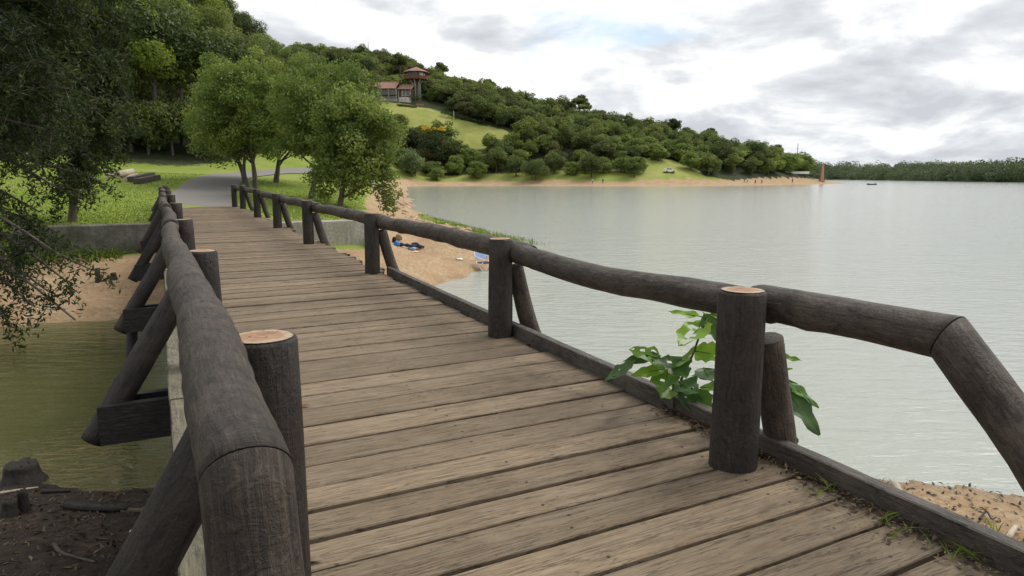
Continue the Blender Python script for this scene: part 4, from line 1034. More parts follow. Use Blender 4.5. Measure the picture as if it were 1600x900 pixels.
evergreen(b2, [b2 + Vector((0, 0, -0.3)), b2 + Vector((0.2, 0, 3)), b2 + Vector((0.0, 0.1, 6)), b2 + Vector((0.1, 0, 10))], 0.24, limbs, 'dark evergreen reaching in from the left edge with drooping sprays over the sand', 302, 1.0, 0.115)

# ------------------------------------------------------------------ house and lookout tower on the hill
M_TILE = NT('roof_tile')
_u = M_TILE.coord('Object'); _n1 = M_TILE.noise(_u, 1.3, 5, 0.6); _n2 = M_TILE.noise(M_TILE.coord('Object', (3.2, 0.6, 0.6)), 1.6, 4, 0.6)
M_TILE = M_TILE.finish(M_TILE.mix(M_TILE.ramp(_n2, [(0.4, 0.0), (0.7, 0.7)]), M_TILE.ramp(_n1, [(0.3, (0.19, 0.09, 0.06)), (0.7, (0.31, 0.165, 0.115))]), (0.34, 0.25, 0.2)), 0.9, M_TILE.bump(_n2, 0.5, 0.1))
M_BRICKRED = m_plain('brown_wood_wall', (0.16, 0.065, 0.04), 0.8, 0.35, 2.0)
M_WHITEWALL = m_plain('white_wall', (0.62, 0.61, 0.57), 0.85, 0.12, 1.5)
M_GREYWOOD = m_plain('grey_wood_wall', (0.17, 0.15, 0.13), 0.85, 0.35, 1.5)
M_GLASS = NT('window_glass').finish((0.03, 0.035, 0.04), 0.08, None, 0.6)
M_LEG = m_plain('concrete_leg', (0.42, 0.42, 0.38), 0.85, 0.2, 1.0)
KH = 305 / F_PX
ho = at(620, 163, 305)
house = empty('hillside_house', ho)
tag(house, 'long two-storey timber house with red tiled roofs above the hillside lawn', 'house')
def roof(name, x0, x1, y0, ym, ze, zr, parent, th=0.22, lean=0.9):
    """gabled roof, ridge along x; front slope faces the lake"""
    y2 = 2 * ym - y0; mb = MB()
    mb.prism([(x0, y0, ze), (x0 + lean, ym, zr), (x0 + lean, ym, zr - th), (x0, y0, ze - th)], (x1 - x0 - 0.0, 0, 0))
    mb.prism([(x0 + lean, ym + 0.02, zr), (x0, y2, ze), (x0, y2, ze - th), (x0 + lean, ym + 0.02, zr - th)], (x1 - x0, 0, 0))
    r = mb.build(name, M_TILE, parent)
    MB().tube([(x0 + lean, ym, zr + 0.05), (x1 + lean, ym, zr + 0.05)], 0.2, 8).build('ridge_cap', M_TILE, r)
    return r
def window(x, z, w, h, y, parent):
    f = MB()
    for (cx, cz, sx, sz) in ((x, z + h / 2, w + 0.16, 0.12), (x, z - h / 2, w + 0.16, 0.12), (x - w / 2, z, 0.12, h - 0.12), (x + w / 2, z, 0.12, h - 0.12), (x, z, 0.07, h - 0.12)): f.box((cx, y - 0.05, cz), (sx, 0.14, sz))
    o = f.build('window', M_WHITEWALL, parent)
    MB().box((x, y - 0.02, z), (w, 0.05, h)).build('pane', M_GLASS, o)
# main block
MB().box((-3.1, 3.6, 3.8), (6.8, 7.0, 5.8)).build('main_wall', M_GREYWOOD, house)
roof('main_roof', -8.0, -0.1, -1.6, 3.6, 6.6, 9.8, house)
for x in (-5.6, -3.9, -2.2, -0.6): window(x, 5.4, 1.1, 1.5, 0.08, house); window(x, 2.3, 1.1, 1.9, 0.08, house)
for z, m in ((0.9, M_GREYWOOD), (4.0, M_GREYWOOD)):
    MB().box((-3.1, -0.75, z), (7.4, 1.6, 0.25)).build('balcony_floor', m, house)
    rb = MB(); 
    rb.box((-3.1, -1.5, z + 1.05), (7.4, 0.1, 0.14)); rb.box((-3.1, -1.5, z + 0.6), (7.4, 0.06, 0.1))
    for q in range(13): rb.box((-6.7 + q * 0.6, -1.5, z + 0.55), (0.07, 0.05, 0.86))
    rb.build('balcony_railing', M_LEG if z < 2 else M_GREYWOOD, house)
for x in (-6.4, -3.1, 0.1):
    MB().box((x, -1.42, 3.7), (0.22, 0.22, 5.4)).build('balcony_post', M_LEG, house)
for x in (-6.2, -4.1, -2.0, 0.1):
    MB().box((x, 0.3, -1.2), (0.4, 0.4, 4.2)).build('stilt', M_GREYWOOD, house); MB().box((x, -1.3, -1.2), (0.3, 0.3, 4.0)).build('stilt', M_GREYWOOD, house)
# right wing
MB().box((3.3, 4.1, 3.4), (5.6, 6.0, 6.4)).build('wing_wall', M_BRICKRED, house)
MB().box((3.3, 1.02, 1.9), (5.3, 0.12, 2.4)).build('white_panel', M_WHITEWALL, house)
for x in (0.75, 2.2, 3.7, 5.9): MB().box((x, 0.93, 3.5), (0.3, 0.28, 6.4)).build('pillar', M_LEG, house)
for x in (2.95, 4.8): window(x, 4.8, 1.1, 1.9, 1.1, house)
roof('wing_roof', 0.3, 6.5, -0.3, 4.1, 6.5, 8.6, house)
# left wing
MB().box((-11.2, 4.0, 4.3), (8.4, 5.4, 6.4)).build('wing_wall', M_GREYWOOD, house)
for x in (-14, -12, -10, -8): window(x, 5.9, 1.1, 1.4, 1.3, house)
roof('wing_roof', -16.3, -7.6, -0.2, 4.0, 7.5, 9.6, house)

to = at(651, 154, 312)
tower = empty('lookout_tower', to); tag(tower, 'octagonal lookout tower on pale concrete legs with a red tiled cone roof beside the house', 'tower')
def octa(r, z, n=8, a0=math.pi / 8): return [(math.cos(a0 + i * 2 * math.pi / n) * r, math.sin(a0 + i * 2 * math.pi / n) * r, z) for i in range(n)]
mb = MB(); e = octa(5.9, 11.2); r0 = octa(0.5, 13.35)
for i in range(8):
    j = (i + 1) % 8; mb.poly([e[i], e[j], r0[j], r0[i]])
mb.poly(r0); mb.poly(octa(5.9, 11.0)[::-1])
for i in range(8): j = (i + 1) % 8; mb.poly([(e[i][0], e[i][1], 11.0), (e[j][0], e[j][1], 11.0), e[j], e[i]])
rf = mb.build('roof', M_TILE, tower)
MB().tube([(0, 0, 13.3), (0, 0, 13.7)], [0.55, 0.1], 8).build('finial', M_TILE, rf)
MB().prism(octa(5.3, 8.0)[::-1], (0, 0, 0.3)).build('floor_slab', M_BRICKRED, tower)
MB().prism(octa(3.9, 8.3)[::-1], (0, 0, 2.7)).build('cabin_wall', M_GREYWOOD, tower)
cw = octa(3.96, 0)
for i in range(8):
    j = (i + 1) % 8; a, b_ = Vector(cw[i]), Vector(cw[j]); c_ = (a + b_) / 2; d_ = (b_ - a).normalized(); nrm = Vector((c_.x, c_.y, 0)).normalized()
    MB().box((c_.x, c_.y, 10.0), (2.3, 0.08, 1.3), (d_, nrm, Vector((0, 0, 1)))).build('window', M_GLASS if i % 3 else M_WHITEWALL, tower)
rl = octa(5.15, 0)
for i in range(8):
    j = (i + 1) % 8; a, b_ = Vector(rl[i]), Vector(rl[j]); c_ = (a + b_) / 2; d_ = (b_ - a).normalized(); nrm = Vector((c_.x, c_.y, 0)).normalized()
    MB().box((c_.x, c_.y, 8.85), ((b_ - a).length - 0.1, 0.1, 1.1), (d_, nrm, Vector((0, 0, 1)))).build('balustrade', M_BRICKRED, tower)
    MB().tube([(a.x, a.y, 8.3), (a.x, a.y, 11.1)], 0.09, 6).build('veranda_post', M_BRICKRED, tower)
for i in range(6):
    a = i * math.pi / 3 + 0.3
    MB().tube([(math.cos(a) * 1.7, math.sin(a) * 1.7, -2.5), (math.cos(a) * 1.7, math.sin(a) * 1.7, 6.6), (math.cos(a) * 2.9, math.sin(a) * 2.9, 8.05)], [0.3, 0.3, 0.34], 10).build('leg', M_LEG, tower)
MB().tube([(0, 0, -2), (0, 0, 8)], 0.7, 12).build('stair_core', M_GREYWOOD, tower)

# hedges and terrace wall in front of house and tower
def hedge(pa, pb, Y, w, h, label, seed):
    rs = np.random.RandomState(seed); a, b_ = at(*pa, Y), at(*pb, Y); L = (b_ - a).length
    n = int(L / 0.5); cl_ = []
    for i in range(n):
        p = a.lerp(b_, i / max(1, n - 1)); cl_.append((np.array((p.x - a.x, rs.uniform(-.2, .2) * w, p.z - a.z + h * 0.5)), (0.6, w * 0.5, h * 0.55), rs.uniform(0.3, 0.7)))
    o = new_obj('hedge', crown_mesh('hedge', L_DARK, cl_, int(260 * L / 2), 0.35, 0.6, seed, 0.6, 0.6), None, a); return tag(o, label, 'hedge', None)
hedge((641, 157), (658, 157), 306, 2.0, 2.4, 'clipped dark hedge at the foot of the lookout tower', 1)
hedge((622, 166), (650, 169), 300, 1.4, 1.1, 'low clipped hedge along the lawn in front of the house', 2)
hedge((690, 178), (790, 203), 294, 1.4, 1.6, 'long hedge along the upper right edge of the hillside lawn', 3)
tw = at(656, 165, 303); MB().prism([(-1.6, 0, -1.5), (1.6, 0, -1.9), (1.6, 0, 0.6), (-1.6, 0, 0.9)], (0, 0.4, 0)).build('terrace_wall', m_plain('terracotta', (0.36, 0.17, 0.12), 0.9), None, tw)
tag(bpy.data.objects['terrace_wall'], 'short terracotta terrace wall at the end of the low hedge', 'wall')

# lamp post, masts, chimney, white barrier, car, boat
M_WHITE = m_plain('white_paint', (0.78, 0.78, 0.76), 0.5, 0.08, 3)
M_STEEL = m_plain('mast_steel', (0.26, 0.27, 0.29), 0.5, 0.1, 3)
def lamp(px, row, Y, h, label):
    p = at(px, row, Y); p.z = ground(p.x, p.y); r = empty('lamp_post', p); tag(r, label, 'lamp post')
    MB().tube([(0, 0, -0.2), (0, 0, h)], [0.09, 0.06], 8).build('pole', M_WHITE, r)
    MB().tube([(0, 0, h), (0, -0.35, h + 0.25), (0, -0.9, h + 0.2)], 0.05, 6).build('arm', M_WHITE, r)
    MB().tube([(0, -0.8, h + 0.2), (0, -1.25, h + 0.16)], [0.14, 0.1], 8).build('lamp_head', M_WHITE, r)
lamp(709, 172, 292, 3.6, 'small white lamp post at the woods edge above the hillside lawn')
def mast(px, row_top, Y, h, label, w=0.9):
    p = at(px, row_top, Y); r = empty('lattice_mast', (p.x, Y, p.z - h)); tag(r, label, 'mast')
    for sx, sy in ((-1, -1), (1, -1), (1, 1), (-1, 1)): MB().tube([(sx * w / 2, sy * w / 2, 0), (sx * w / 12, sy * w / 12, h)], 0.05 * Y / 400, 4).build('corner_leg', M_STEEL, r)
    b = MB(); n = 12
    for i in range(n):
        z0, z1 = h * i / n, h * (i + 1) / n; w0, w1 = w / 2 * (1 - 0.83 * i / n), w / 2 * (1 - 0.83 * (i + 1) / n)
        for q in range(4):
            s0 = [(-1, -1), (1, -1), (1, 1), (-1, 1)][q]; s1 = [(-1, -1), (1, -1), (1, 1), (-1, 1)][(q + 1) % 4]
            b.tube([(s0[0] * w0, s0[1] * w0, z0), (s1[0] * w1, s1[1] * w1, z1)], 0.03 * Y / 400, 3)
    b.build('lattice', M_STEEL, r)
mast(575, 60, 405, 19, 'thin lattice mast on the hilltop skyline left of the tower')
mast(1247, 224, 870, 48, 'thin lattice radio mast above the far shore beside the lake point', 2.2)
M_BRK = NT('chimney_brick')
_b = M_BRK.new('ShaderNodeTexBrick'); _b.inputs['Color1'].default_value = (0.46, 0.26, 0.16, 1); _b.inputs['Color2'].default_value = (0.54, 0.31, 0.19, 1); _b.inputs['Mortar'].default_value = (0.3, 0.2, 0.14, 1); _b.inputs['Scale'].default_value = 2.5
M_BRK.l.new(M_BRK.coord('Object', (1, 1, 1), (R(90), 0, 0)), _b.inputs[0])
M_BRK = M_BRK.finish(_b.outputs[0], 0.9)
cp_ = at(1284, 279, 292); ch = empty('brick_chimney', (cp_.x, 292, ground(cp_.x, 292) - 0.2)); tag(ch, 'tall orange brick chimney standing near the tip of the lake point', 'chimney')
MB().prism([(-0.95, -0.95, 0), (0.95, -0.95, 0), (0.95, 0.95, 0), (-0.95, 0.95, 0)][::-1], (0, 0, 1.0)).build('base', M_BRK, ch)
m = MB(); m.v += [Vector(p) for p in [(-.6, -.6, 1.0), (.6, -.6, 1.0), (.6, .6, 1.0), (-.6, .6, 1.0), (-.45, -.45, 7.3), (.45, -.45, 7.3), (.45, .45, 7.3), (-.45, .45, 7.3)]]
for f in ((0, 1, 5, 4), (1, 2, 6, 5), (2, 3, 7, 6), (3, 0, 4, 7), (4, 5, 6, 7)): m.face(f)
m.build('shaft', M_BRK, ch)
m = MB()
for (cx, cy, sx, sy) in ((0, -.42, 1.14, .3), (0, .42, 1.14, .3), (-.42, 0, .3, .54), (.42, 0, .3, .54)): m.box((cx, cy, 7.45), (sx, sy, .3))
m.build('rim', M_BRK, ch)
bp = at(1242, 279, 287); zb_ = ground(bp.x, bp.y)
wb_ = empty('white_barrier', (bp.x, bp.y, zb_)); tag(wb_, 'low white parapet on the shore just left of the brick chimney', 'barrier')
MB().box((0, 0, 0.55), (11.5, 0.3, 0.9)).build('parapet', M_WHITE, wb_); MB().box((0, 0, 1.05), (11.9, 0.5, 0.1)).build('coping', M_WHITE, wb_)
def car(px, row, Y, label):
    p = hit(px, row); r = empty('parked_car', p, R(8)); tag(r, label, 'car')
    prof = [(-2.1, .3), (-2.1, .75), (-1.95, .95), (-1.2, 1.0), (1.15, .98), (1.95, .88), (2.1, .7), (2.1, .3)]
    MB().prism([(x, -0.85, z) for x, z in prof], (0, 1.7, 0)).build('body', M_WHITE, r)
    cab = [(-1.75, 1.003), (-1.35, 1.48), (0.35, 1.5), (1.05, 1.003)]
    cb_ = MB().prism([(x, -0.74, z) for x, z in cab], (0, 1.48, 0)).build('cabin', M_WHITE, r)
    for x0, x1, x2, x3 in ((-1.5, -1.2, -0.55, -0.55), (-0.45, -0.45, 0.3, 0.8)):
        MB().prism([(x0, -0.76, 1.05), (x1, -0.76, 1.4), (x2, -0.76, 1.4), (x3, -0.76, 1.05)], (0, 0.015, 0)).build('side_window', M_GLASS, r)
    for x in (-1.3, 1.3):
        for y in (-0.82, 0.82):
            w_ = MB().tube([(x, y - 0.1, .32), (x, y + 0.1, .32)], 0.32, 14).build('wheel', M_NAIL, r)
            MB().tube([(x, y - 0.115, .32), (x, y + 0.115, .32)], 0.18, 10).build('rim', M_STEEL, w_)
car(1046, 270, 255, 'small white car parked among the trees behind the beach')
M_HULL = m_plain('dark_hull', (0.035, 0.035, 0.04), 0.5)
bo = at(1362, 289, 262); bo.z = 0; boat = empty('rowing_boat', bo, R(5)); tag(boat, 'tiny dark rowing boat alone on the open lake', 'boat')
m = MB(); L_ = 2.0; st = []
for i in range(9):
    t = -1 + i / 4; w_ = 0.55 * (1 - abs(t) ** 2.2) + 0.02; st.append(len(m.v))
    for (y, z) in ((-w_, .42 + .12 * t * t), (-w_ * .7, .05), (0, -.08), (w_ * .7, .05), (w_, .42 + .12 * t * t), (w_ * .86, .40 + .12 * t * t), (0, .04), (-w_ * .86, .40 + .12 * t * t)): m.v.append(Vector((t * L_, y, z)))
for i in range(8):
    for j in range(8): m.face((st[i] + j, st[i + 1] + j, st[i + 1] + (j + 1) % 8, st[i] + (j + 1) % 8))
m.build('hull', M_HULL, boat)
for x in (-.7, .5): MB().box((x, 0, .3), (.25, .8, .04)).build('bench', M_HULL, boat)

import bmesh
# ------------------------------------------------------------------ people on the far beach
def person_mat(shirt, legs, skin):
    t = NT('clothes'); sx = t.new('ShaderNodeSeparateXYZ'); tcn = t.new('ShaderNodeTexCoord'); t.l.new(tcn.outputs['Object'], sx.inputs[0])
    n = t.new('ShaderNodeValToRGB'); n.color_ramp.interpolation = 'CONSTANT'; t.l.new(t.math('MULTIPLY', sx.outputs[2], 0.5), n.inputs[0])
    el = n.color_ramp.elements; stops = [(0, skin), (0.2, legs), (0.46, shirt), (0.74, skin), (0.835, (0.02, 0.015, 0.01))]
    while len(el) < len(stops): el.new(0.5)
    for e_, (p, c) in zip(el, stops): e_.position = p; e_.color = (*c, 1)
    return t.finish(n.outputs[0], 0.8)
def person_mesh(f):
    """one continuous skinned body; f = how far it strides and reaches"""
    J = [((0, 0, .92), .13), ((0, 0, 1.12), .13), ((0, 0, 1.36), .15), ((0, 0, 1.48), .06), ((0, .01, 1.56), .085), ((0, .01, 1.70), .09),
         ((.18, 0, 1.40), .065), ((.25 + f * .05, .05, 1.14), .05), ((.24 + f * .1, -.08 - f * .15, .92 + f * .15), .038), ((.24 + f * .1, -.1 - f * .18, .82 + f * .17), .035),
         ((-.18, 0, 1.40), .065), ((-.25, .05, 1.14), .05), ((-.25, -.04, .9), .038), ((-.25, -.05, .8), .035),
         ((.10, 0, .86), .10), ((.12, -f * .15, .48), .075), ((.13, -f * .1, .08), .05), ((.14, -.16 - f * .1, .035), .035),
         ((-.10, 0, .86), .10), ((-.12, f * .12, .48), .075), ((-.13, f * .25, .08), .05), ((-.14, f * .25 - .16, .035), .035)]
    E_ = [(0, 1), (1, 2), (2, 3), (3, 4), (4, 5), (2, 6), (6, 7), (7, 8), (8, 9), (2, 10), (10, 11), (11, 12), (12, 13), (0, 14), (14, 15), (15, 16), (16, 17), (0, 18), (18, 19), (19, 20), (20, 21)]
    bm = bmesh.new(); lay = bm.verts.layers.skin.verify(); vs_ = []
    for p, r in J:
        v = bm.verts.new(p); v[lay].radius = (r, r); vs_.append(v)
    vs_[0][lay].use_root = True
    for a, b_ in E_: bm.edges.new((vs_[a], vs_[b_]))
    me = bpy.data.meshes.new('person'); bm.to_mesh(me); bm.free()
    tmp = bpy.data.objects.new('tmp', me); col.objects.link(tmp)
    tmp.modifiers.new('skin', 'SKIN'); sb = tmp.modifiers.new('sub', 'SUBSURF'); sb.levels = 1
    bpy.context.view_layer.update()
    out = bpy.data.meshes.new_from_object(tmp.evaluated_get(bpy.context.evaluated_depsgraph_get()))
    bpy.data.objects.remove(tmp); return out
PM = {f: person_mesh(f) for f in (0.1, 0.8)}
def person(px, row, shirt, legs, label, rz, pose, scale=1.0):
    me = PM[pose].copy(); p = hit(px, row, 150)
    me.materials.clear(); me.materials.append(person_mat(shirt, legs, (0.3, 0.17, 0.11)))
    o = new_obj('person', me, None, (p.x, p.y, p.z - 0.02)); o.rotation_euler = (0, 0, rz); o.scale = (scale,) * 3
    tag(o, label, 'person', 'people on the far beach')
person(926, 287, (0.5, 0.5, 0.5), (0.05, 0.05, 0.07), 'person in pale top standing at the water edge of the far beach', 0.4, 0.1)
person(942, 287, (0.03, 0.03, 0.04), (0.04, 0.035, 0.03), 'person in dark clothes standing right of the pale-topped one', -0.6, 0.1)
person(1163, 285, (0.06, 0.07, 0.12), (0.03, 0.03, 0.04), 'person in dark blue walking under the trees on the far beach', 1.2, 0.8)
person(1168, 285, (0.55, 0.54, 0.5), (0.08, 0.06, 0.05), 'person in white top beside the dark blue walker', 1.0, 0.8)
person(1180, 288, (0.04, 0.03, 0.03), (0.05, 0.05, 0.06), 'person in black at the waterline left of the lake point', -0.3, 0.1)
person(1190, 287, (0.35, 0.1, 0.07), (0.03, 0.03, 0.04), 'person in reddish top at the waterline near the lake point', 0.3, 0.1, 0.9)
person(1238, 286, (0.05, 0.05, 0.06), (0.04, 0.04, 0.05), 'lone dark figure on the sand below the white parapet', 0.1, 0.1)

# ------------------------------------------------------------------ beach things
def lump(name, c, size, m, parent=None, seed=0, amp=0.18, flat_bottom=True, n=14):
    mb = MB(); ring = []
    for i in range(n + 1):
        th = math.pi * i / n; row = []
        for k_ in range(n * 2):
            ph = math.pi * k_ / n; d = Vector((math.sin(th) * math.cos(ph), math.sin(th) * math.sin(ph), math.cos(th)))
            q = 1 + amp * mnoise.noise(d * 1.7 + Vector((seed * 3.1, 0, 0))) + amp * 0.5 * mnoise.noise(d * 4 + Vector((seed, 5, 0)))
            p = Vector((d.x * size[0] * q, d.y * size[1] * q, d.z * size[2] * q))
            if flat_bottom: p.z = max(p.z, -size[2] * 0.55)
            row.append(len(mb.v)); mb.v.append(p)
        ring.append(row)
    for i in range(n):
        for k_ in range(2 * n):
            k2 = (k_ + 1) % (2 * n); mb.face((ring[i][k_], ring[i + 1][k_], ring[i + 1][k2], ring[i][k2]), 0, None, True)
    return mb.build(name, m, parent, c)
M_NAVY = m_plain('navy_cloth', (0.02, 0.024, 0.06), 0.8, 0.4, 9, bump=0.4)
M_BLUE = m_plain('blue_cloth', (0.03, 0.16, 0.5), 0.6, 0.2, 9, bump=0.3)
M_PBLUE = m_plain('pale_blue', (0.3, 0.4, 0.6), 0.7, 0.2, 9, bump=0.3)
M_BLACK = m_plain('black_cloth', (0.012, 0.012, 0.014), 0.8)
M_TAN = m_plain('tan_cloth', (0.22, 0.16, 0.08), 0.8)
def on_sand(px, row, dz=0.0): p = hit(px, row, 15, 60); p.z += dz; return p
a, b_ = on_sand(624, 385), on_sand(662, 389)
d_ = (b_ - a); P = [a + d_ * t + Vector((0, 0.06 * math.sin(t * 9), 0.07)) for t in np.linspace(0, 1, 14)]
mt = empty('rolled_blanket', a); tag(mt, 'crumpled navy blanket lying across the sand beyond the railing', 'blanket')
MB().tube([p - a for p in P], [0.068 + 0.025 * math.sin(i * 1.9) for i in range(14)], 12, wob=0.45, seed=2, flat=0.8).build('roll', M_NAVY, mt)
lump('fold', (d_ * 0.62 + Vector((0, 0.14, 0.1))), (0.16, 0.1, 0.09), M_NAVY, mt, 4)
tag(lump('beach_bag', on_sand(620, 384, 0.06) , (0.12, 0.11, 0.11), M_BLUE, None, 1), 'bright blue bag at the left end of the navy blanket', 'bag')
tag(lump('beach_bag', on_sand(616, 380, 0.08), (0.08, 0.08, 0.15), M_BLACK, None, 2), 'small black bag behind the bright blue bag', 'bag')
tag(lump('beach_bag', on_sand(623, 376, 0.1), (0.13, 0.1, 0.15), M_TAN, None, 3), 'tan bag farthest back beside the black bag on the sand', 'bag')
tag(lump('towel', on_sand(643, 391, 0.06), (0.15, 0.11, 0.08), M_PBLUE, None, 5, 0.3), 'bunched pale blue towel in front of the navy blanket', 'towel')
tag(lump('paper_scrap', on_sand(648, 394, 0.02), (0.13, 0.05, 0.02), M_WHITE, None, 6, 0.3), 'flat white scrap of paper below the pale blue towel', 'litter')
tag(lump('paper_scrap', on_sand(718, 406, 0.02), (0.12, 0.09, 0.04), M_WHITE, None, 7, 0.4), 'crumpled white scrap on the sand left of the beach chair', 'litter')
# folding beach chair
p = on_sand(758, 424); chr_ = empty('beach_chair', p, R(35)); tag(chr_, 'white framed folding beach chair with blue seat at the water edge', 'chair')
for sx in (-.25, .25):
    MB().tube([(sx, -.28, 0), (sx, .22, .36)], .016, 8).build('leg', M_WHITE, chr_); MB().tube([(sx, .26, 0), (sx, -.24, .34)], .016, 8).build('leg', M_WHITE, chr_)
    MB().tube([(sx, -.3, .46), (sx, .24, .5)], .018, 8).build('armrest', M_WHITE, chr_)
    MB().tube([(sx, .18, .28), (sx, .36, .78)], .016, 8).build('back_frame', M_WHITE, chr_)
MB().tube([(-.25, .36, .78), (.25, .36, .78)], .016, 8).build('top_bar', M_WHITE, chr_)
MB().box((0, 0, .31), (.46, .46, .02)).build('seat', M_NAVY, chr_)
MB().box((0, .29, .58), (.46, .015, .34), (Vector((1, 0, 0)), Vector((0, .94, -.34)), Vector((0, .34, .94)))).build('backrest', M_PBLUE, chr_)

# ------------------------------------------------------------------ logs and timbers on the lawn
def lawn_log(pa, pb, r, m, label, square=False, name='log'):
    a, b_ = hit(*pa, 20, 80), hit(*pb, 20, 80); a.z += r * 0.9; b_.z += r * 0.9
    o = MB()
    if square:
        d = (b_ - a); X = d.normalized(); Y_ = Vector((0, 0, 1)).cross(X).normalized(); o.box((0, 0, 0), (d.length, r * 2.2, r * 1.7), (X, Y_, X.cross(Y_)))
    else: o.tube([a - (a + b_) / 2, Vector((0, 0, 0.02)), b_ - (a + b_) / 2], [r, r * 1.06, r * 0.95], 14, wob=0.1, seed=r)
    return tag(o.build(name, m, None, (a + b_) / 2), label, 'log', 'timbers lying on the lawn')
lawn_log((168, 279), (188, 278), 0.16, M_PALELOG, 'pale log lying flat at the left end of the timber pile')
lawn_log((184, 279), (207, 272), 0.19, M_PALELOG, 'thick pale log angled up behind the other logs')
lawn_log((198, 284), (214, 278), 0.15, M_PALELOG, 'short pale log tucked against the dark timbers')
lawn_log((205, 285), (238, 277), 0.17, M_RAIL, 'dark squared timber at the back of the timber pile', True, 'timber')
lawn_log((214, 288), (246, 281), 0.17, M_RAIL, 'dark squared timber nearest the bridge in the timber pile', True, 'timber')

# ------------------------------------------------------------------ stumps, sticks and litter on the banks
def stump(px, row, r, h, label, seed, y0=3, y1=60):
    p = hit(px, row, y0, y1); mb = MB(); n = 16; rings = []
    for (z, q) in ((-0.08, 1.5), (0.02, 1.25), (h * 0.4, 1.0), (h * 0.8, 0.92), (h, 0.88), (h * 0.93, 0.5)):
        ring = []
        for k_ in range(n):
            a = 2 * math.pi * k_ / n; w = 1 + 0.28 * mnoise.noise(Vector((math.cos(a) * 1.4, math.sin(a) * 1.4, seed * 3.0)))
            zz = z + (0.22 * h * mnoise.noise(Vector((math.cos(a) * 2.2, math.sin(a) * 2.2, seed * 9.0 + 2))) if z > h * 0.7 else 0)
            ring.append(len(mb.v)); mb.v.append(Vector((math.cos(a) * r * q * w, math.sin(a) * r * q * w, zz)))
        rings.append(ring)
    for i in range(len(rings) - 1):
        for k_ in range(n): k2 = (k_ + 1) % n; mb.face((rings[i][k_], rings[i][k2], rings[i + 1][k2], rings[i + 1][k_]), 0, [(k_ * .05, i * .1), (k_ * .05 + .05, i * .1), (k_ * .05 + .05, i * .1 + .1), (k_ * .05, i * .1 + .1)], True)
    mb.face(rings[-1]); return tag(mb.build('tree_stump', M_BARK if y0 > 10 else M_POST, None, p), label, 'stump')
stump(154, 440, 0.065, 0.3, 'small upright grey stump on the sand below the mossy wall', 1, 10)
stump(178, 437, 0.08, 0.18, 'ragged broken stump right of the upright one on the sand', 2, 10)
stump(34, 751, 0.17, 0.2, 'wide dark wet stump at the water edge of the muddy bank', 3)
stump(38, 800, 0.045, 0.22, 'thin pointed snag sticking out of the dark mud', 4)
stump(17, 806, 0.06, 0.16, 'short rotten snag left of the thin pointed one', 5)
def stick(pts_px, r, m, label, y0=3, y1=60, lift=0.5, bow=0.0, name='stick', cat='stick'):
    P = [hit(px, row, y0, y1) for px, row in pts_px]; o = P[0].copy()
    Q_ = [p - o + Vector((0, 0, r * lift + bow * math.sin(math.pi * i / (len(P) - 1)))) for i, p in enumerate(P)]
    Q_ = catmull(Q_, 6)
    return tag(MB().tube(Q_, [r * (1 - 0.5 * i / (len(Q_) - 1)) for i in range(len(Q_))], 8, wob=0.3, seed=pts_px[0][0]).build(name, m, None, o), label, cat)
stick([(0, 772), (30, 767), (60, 763)], 0.016, M_PALELOG, 'long pale stick lying along the top of the muddy bank')
stick([(85, 852), (95, 865), (120, 873), (150, 880)], 0.018, M_RAIL, 'curved brown root lying on the dark mud')
stick([(105, 795), (150, 798), (200, 800)], 0.05, M_POST, 'black sodden log half sunk in the mud bank', lift=0.6, name='driftwood', cat='driftwood')
stick([(190, 800), (225, 801), (245, 803)], 0.03, M_CUT, 'reddish split branch at the end of the sodden log')
stick([(65, 771), (90, 770), (110, 769)], 0.028, M_POST, 'dark branch floating at the edge of the muddy bank')
stick([(70, 478), (85, 482), (103, 484)], 0.035, M_PALELOG, 'bleached stick on the wet sand across the creek', 10)
stick([(74, 484), (90, 484)], 0.03, M_PALELOG, 'shorter bleached stick just below the longer one across the creek', 10)
mp_ = hit(207, 838, 3); mush = empty('mushroom', mp_); tag(mush, 'single tiny white mushroom on the dark mud', 'mushroom')
MB().tube([(0, 0, -0.01), (0.006, 0, 0.05)], [0.008, 0.006], 8).build('stalk', M_WHITE, mush); MB().tube([(0.006, 0, 0.045), (0.006, 0, 0.055), (0.006, 0, 0.064)], [0.026, 0.022, 0.006], 12).build('cap', M_WHITE, mush)
# right bank driftwood
stick([(1388, 783), (1397, 790), (1408, 806)], 0.05, M_PALELOG, 'forked pale driftwood stub poking up beyond the kerb at the waterline', 4, 12, 2.2, 0.1, 'driftwood', 'driftwood')
stick([(1520, 832), (1545, 840), (1575, 852)], 0.025, M_PALELOG, 'long bleached branch on the near shore right of the kerb', 4, 12)
stick([(1572, 850), (1584, 838), (1592, 832)], 0.03, M_PALELOG, 'upturned bleached branch end at the right edge of the shore', 4, 12, 1.0, 0.05)
stick([(1530, 815), (1540, 808), (1548, 820), (1556, 812)], 0.012, M_POST, 'twisted black twig at the waterline of the near shore', 4, 12, 2.0, 0.04)
stick([(1470, 815), (1490, 822), (1515, 826)], 0.02, M_PALELOG, 'pale stick among the debris beside the kerb', 4, 12)
stick([(1445, 805), (1458, 803), (1466, 812)], 0.014, M_POST, 'small curled dark root beside the pale stick', 4, 12, 2.0, 0.05)

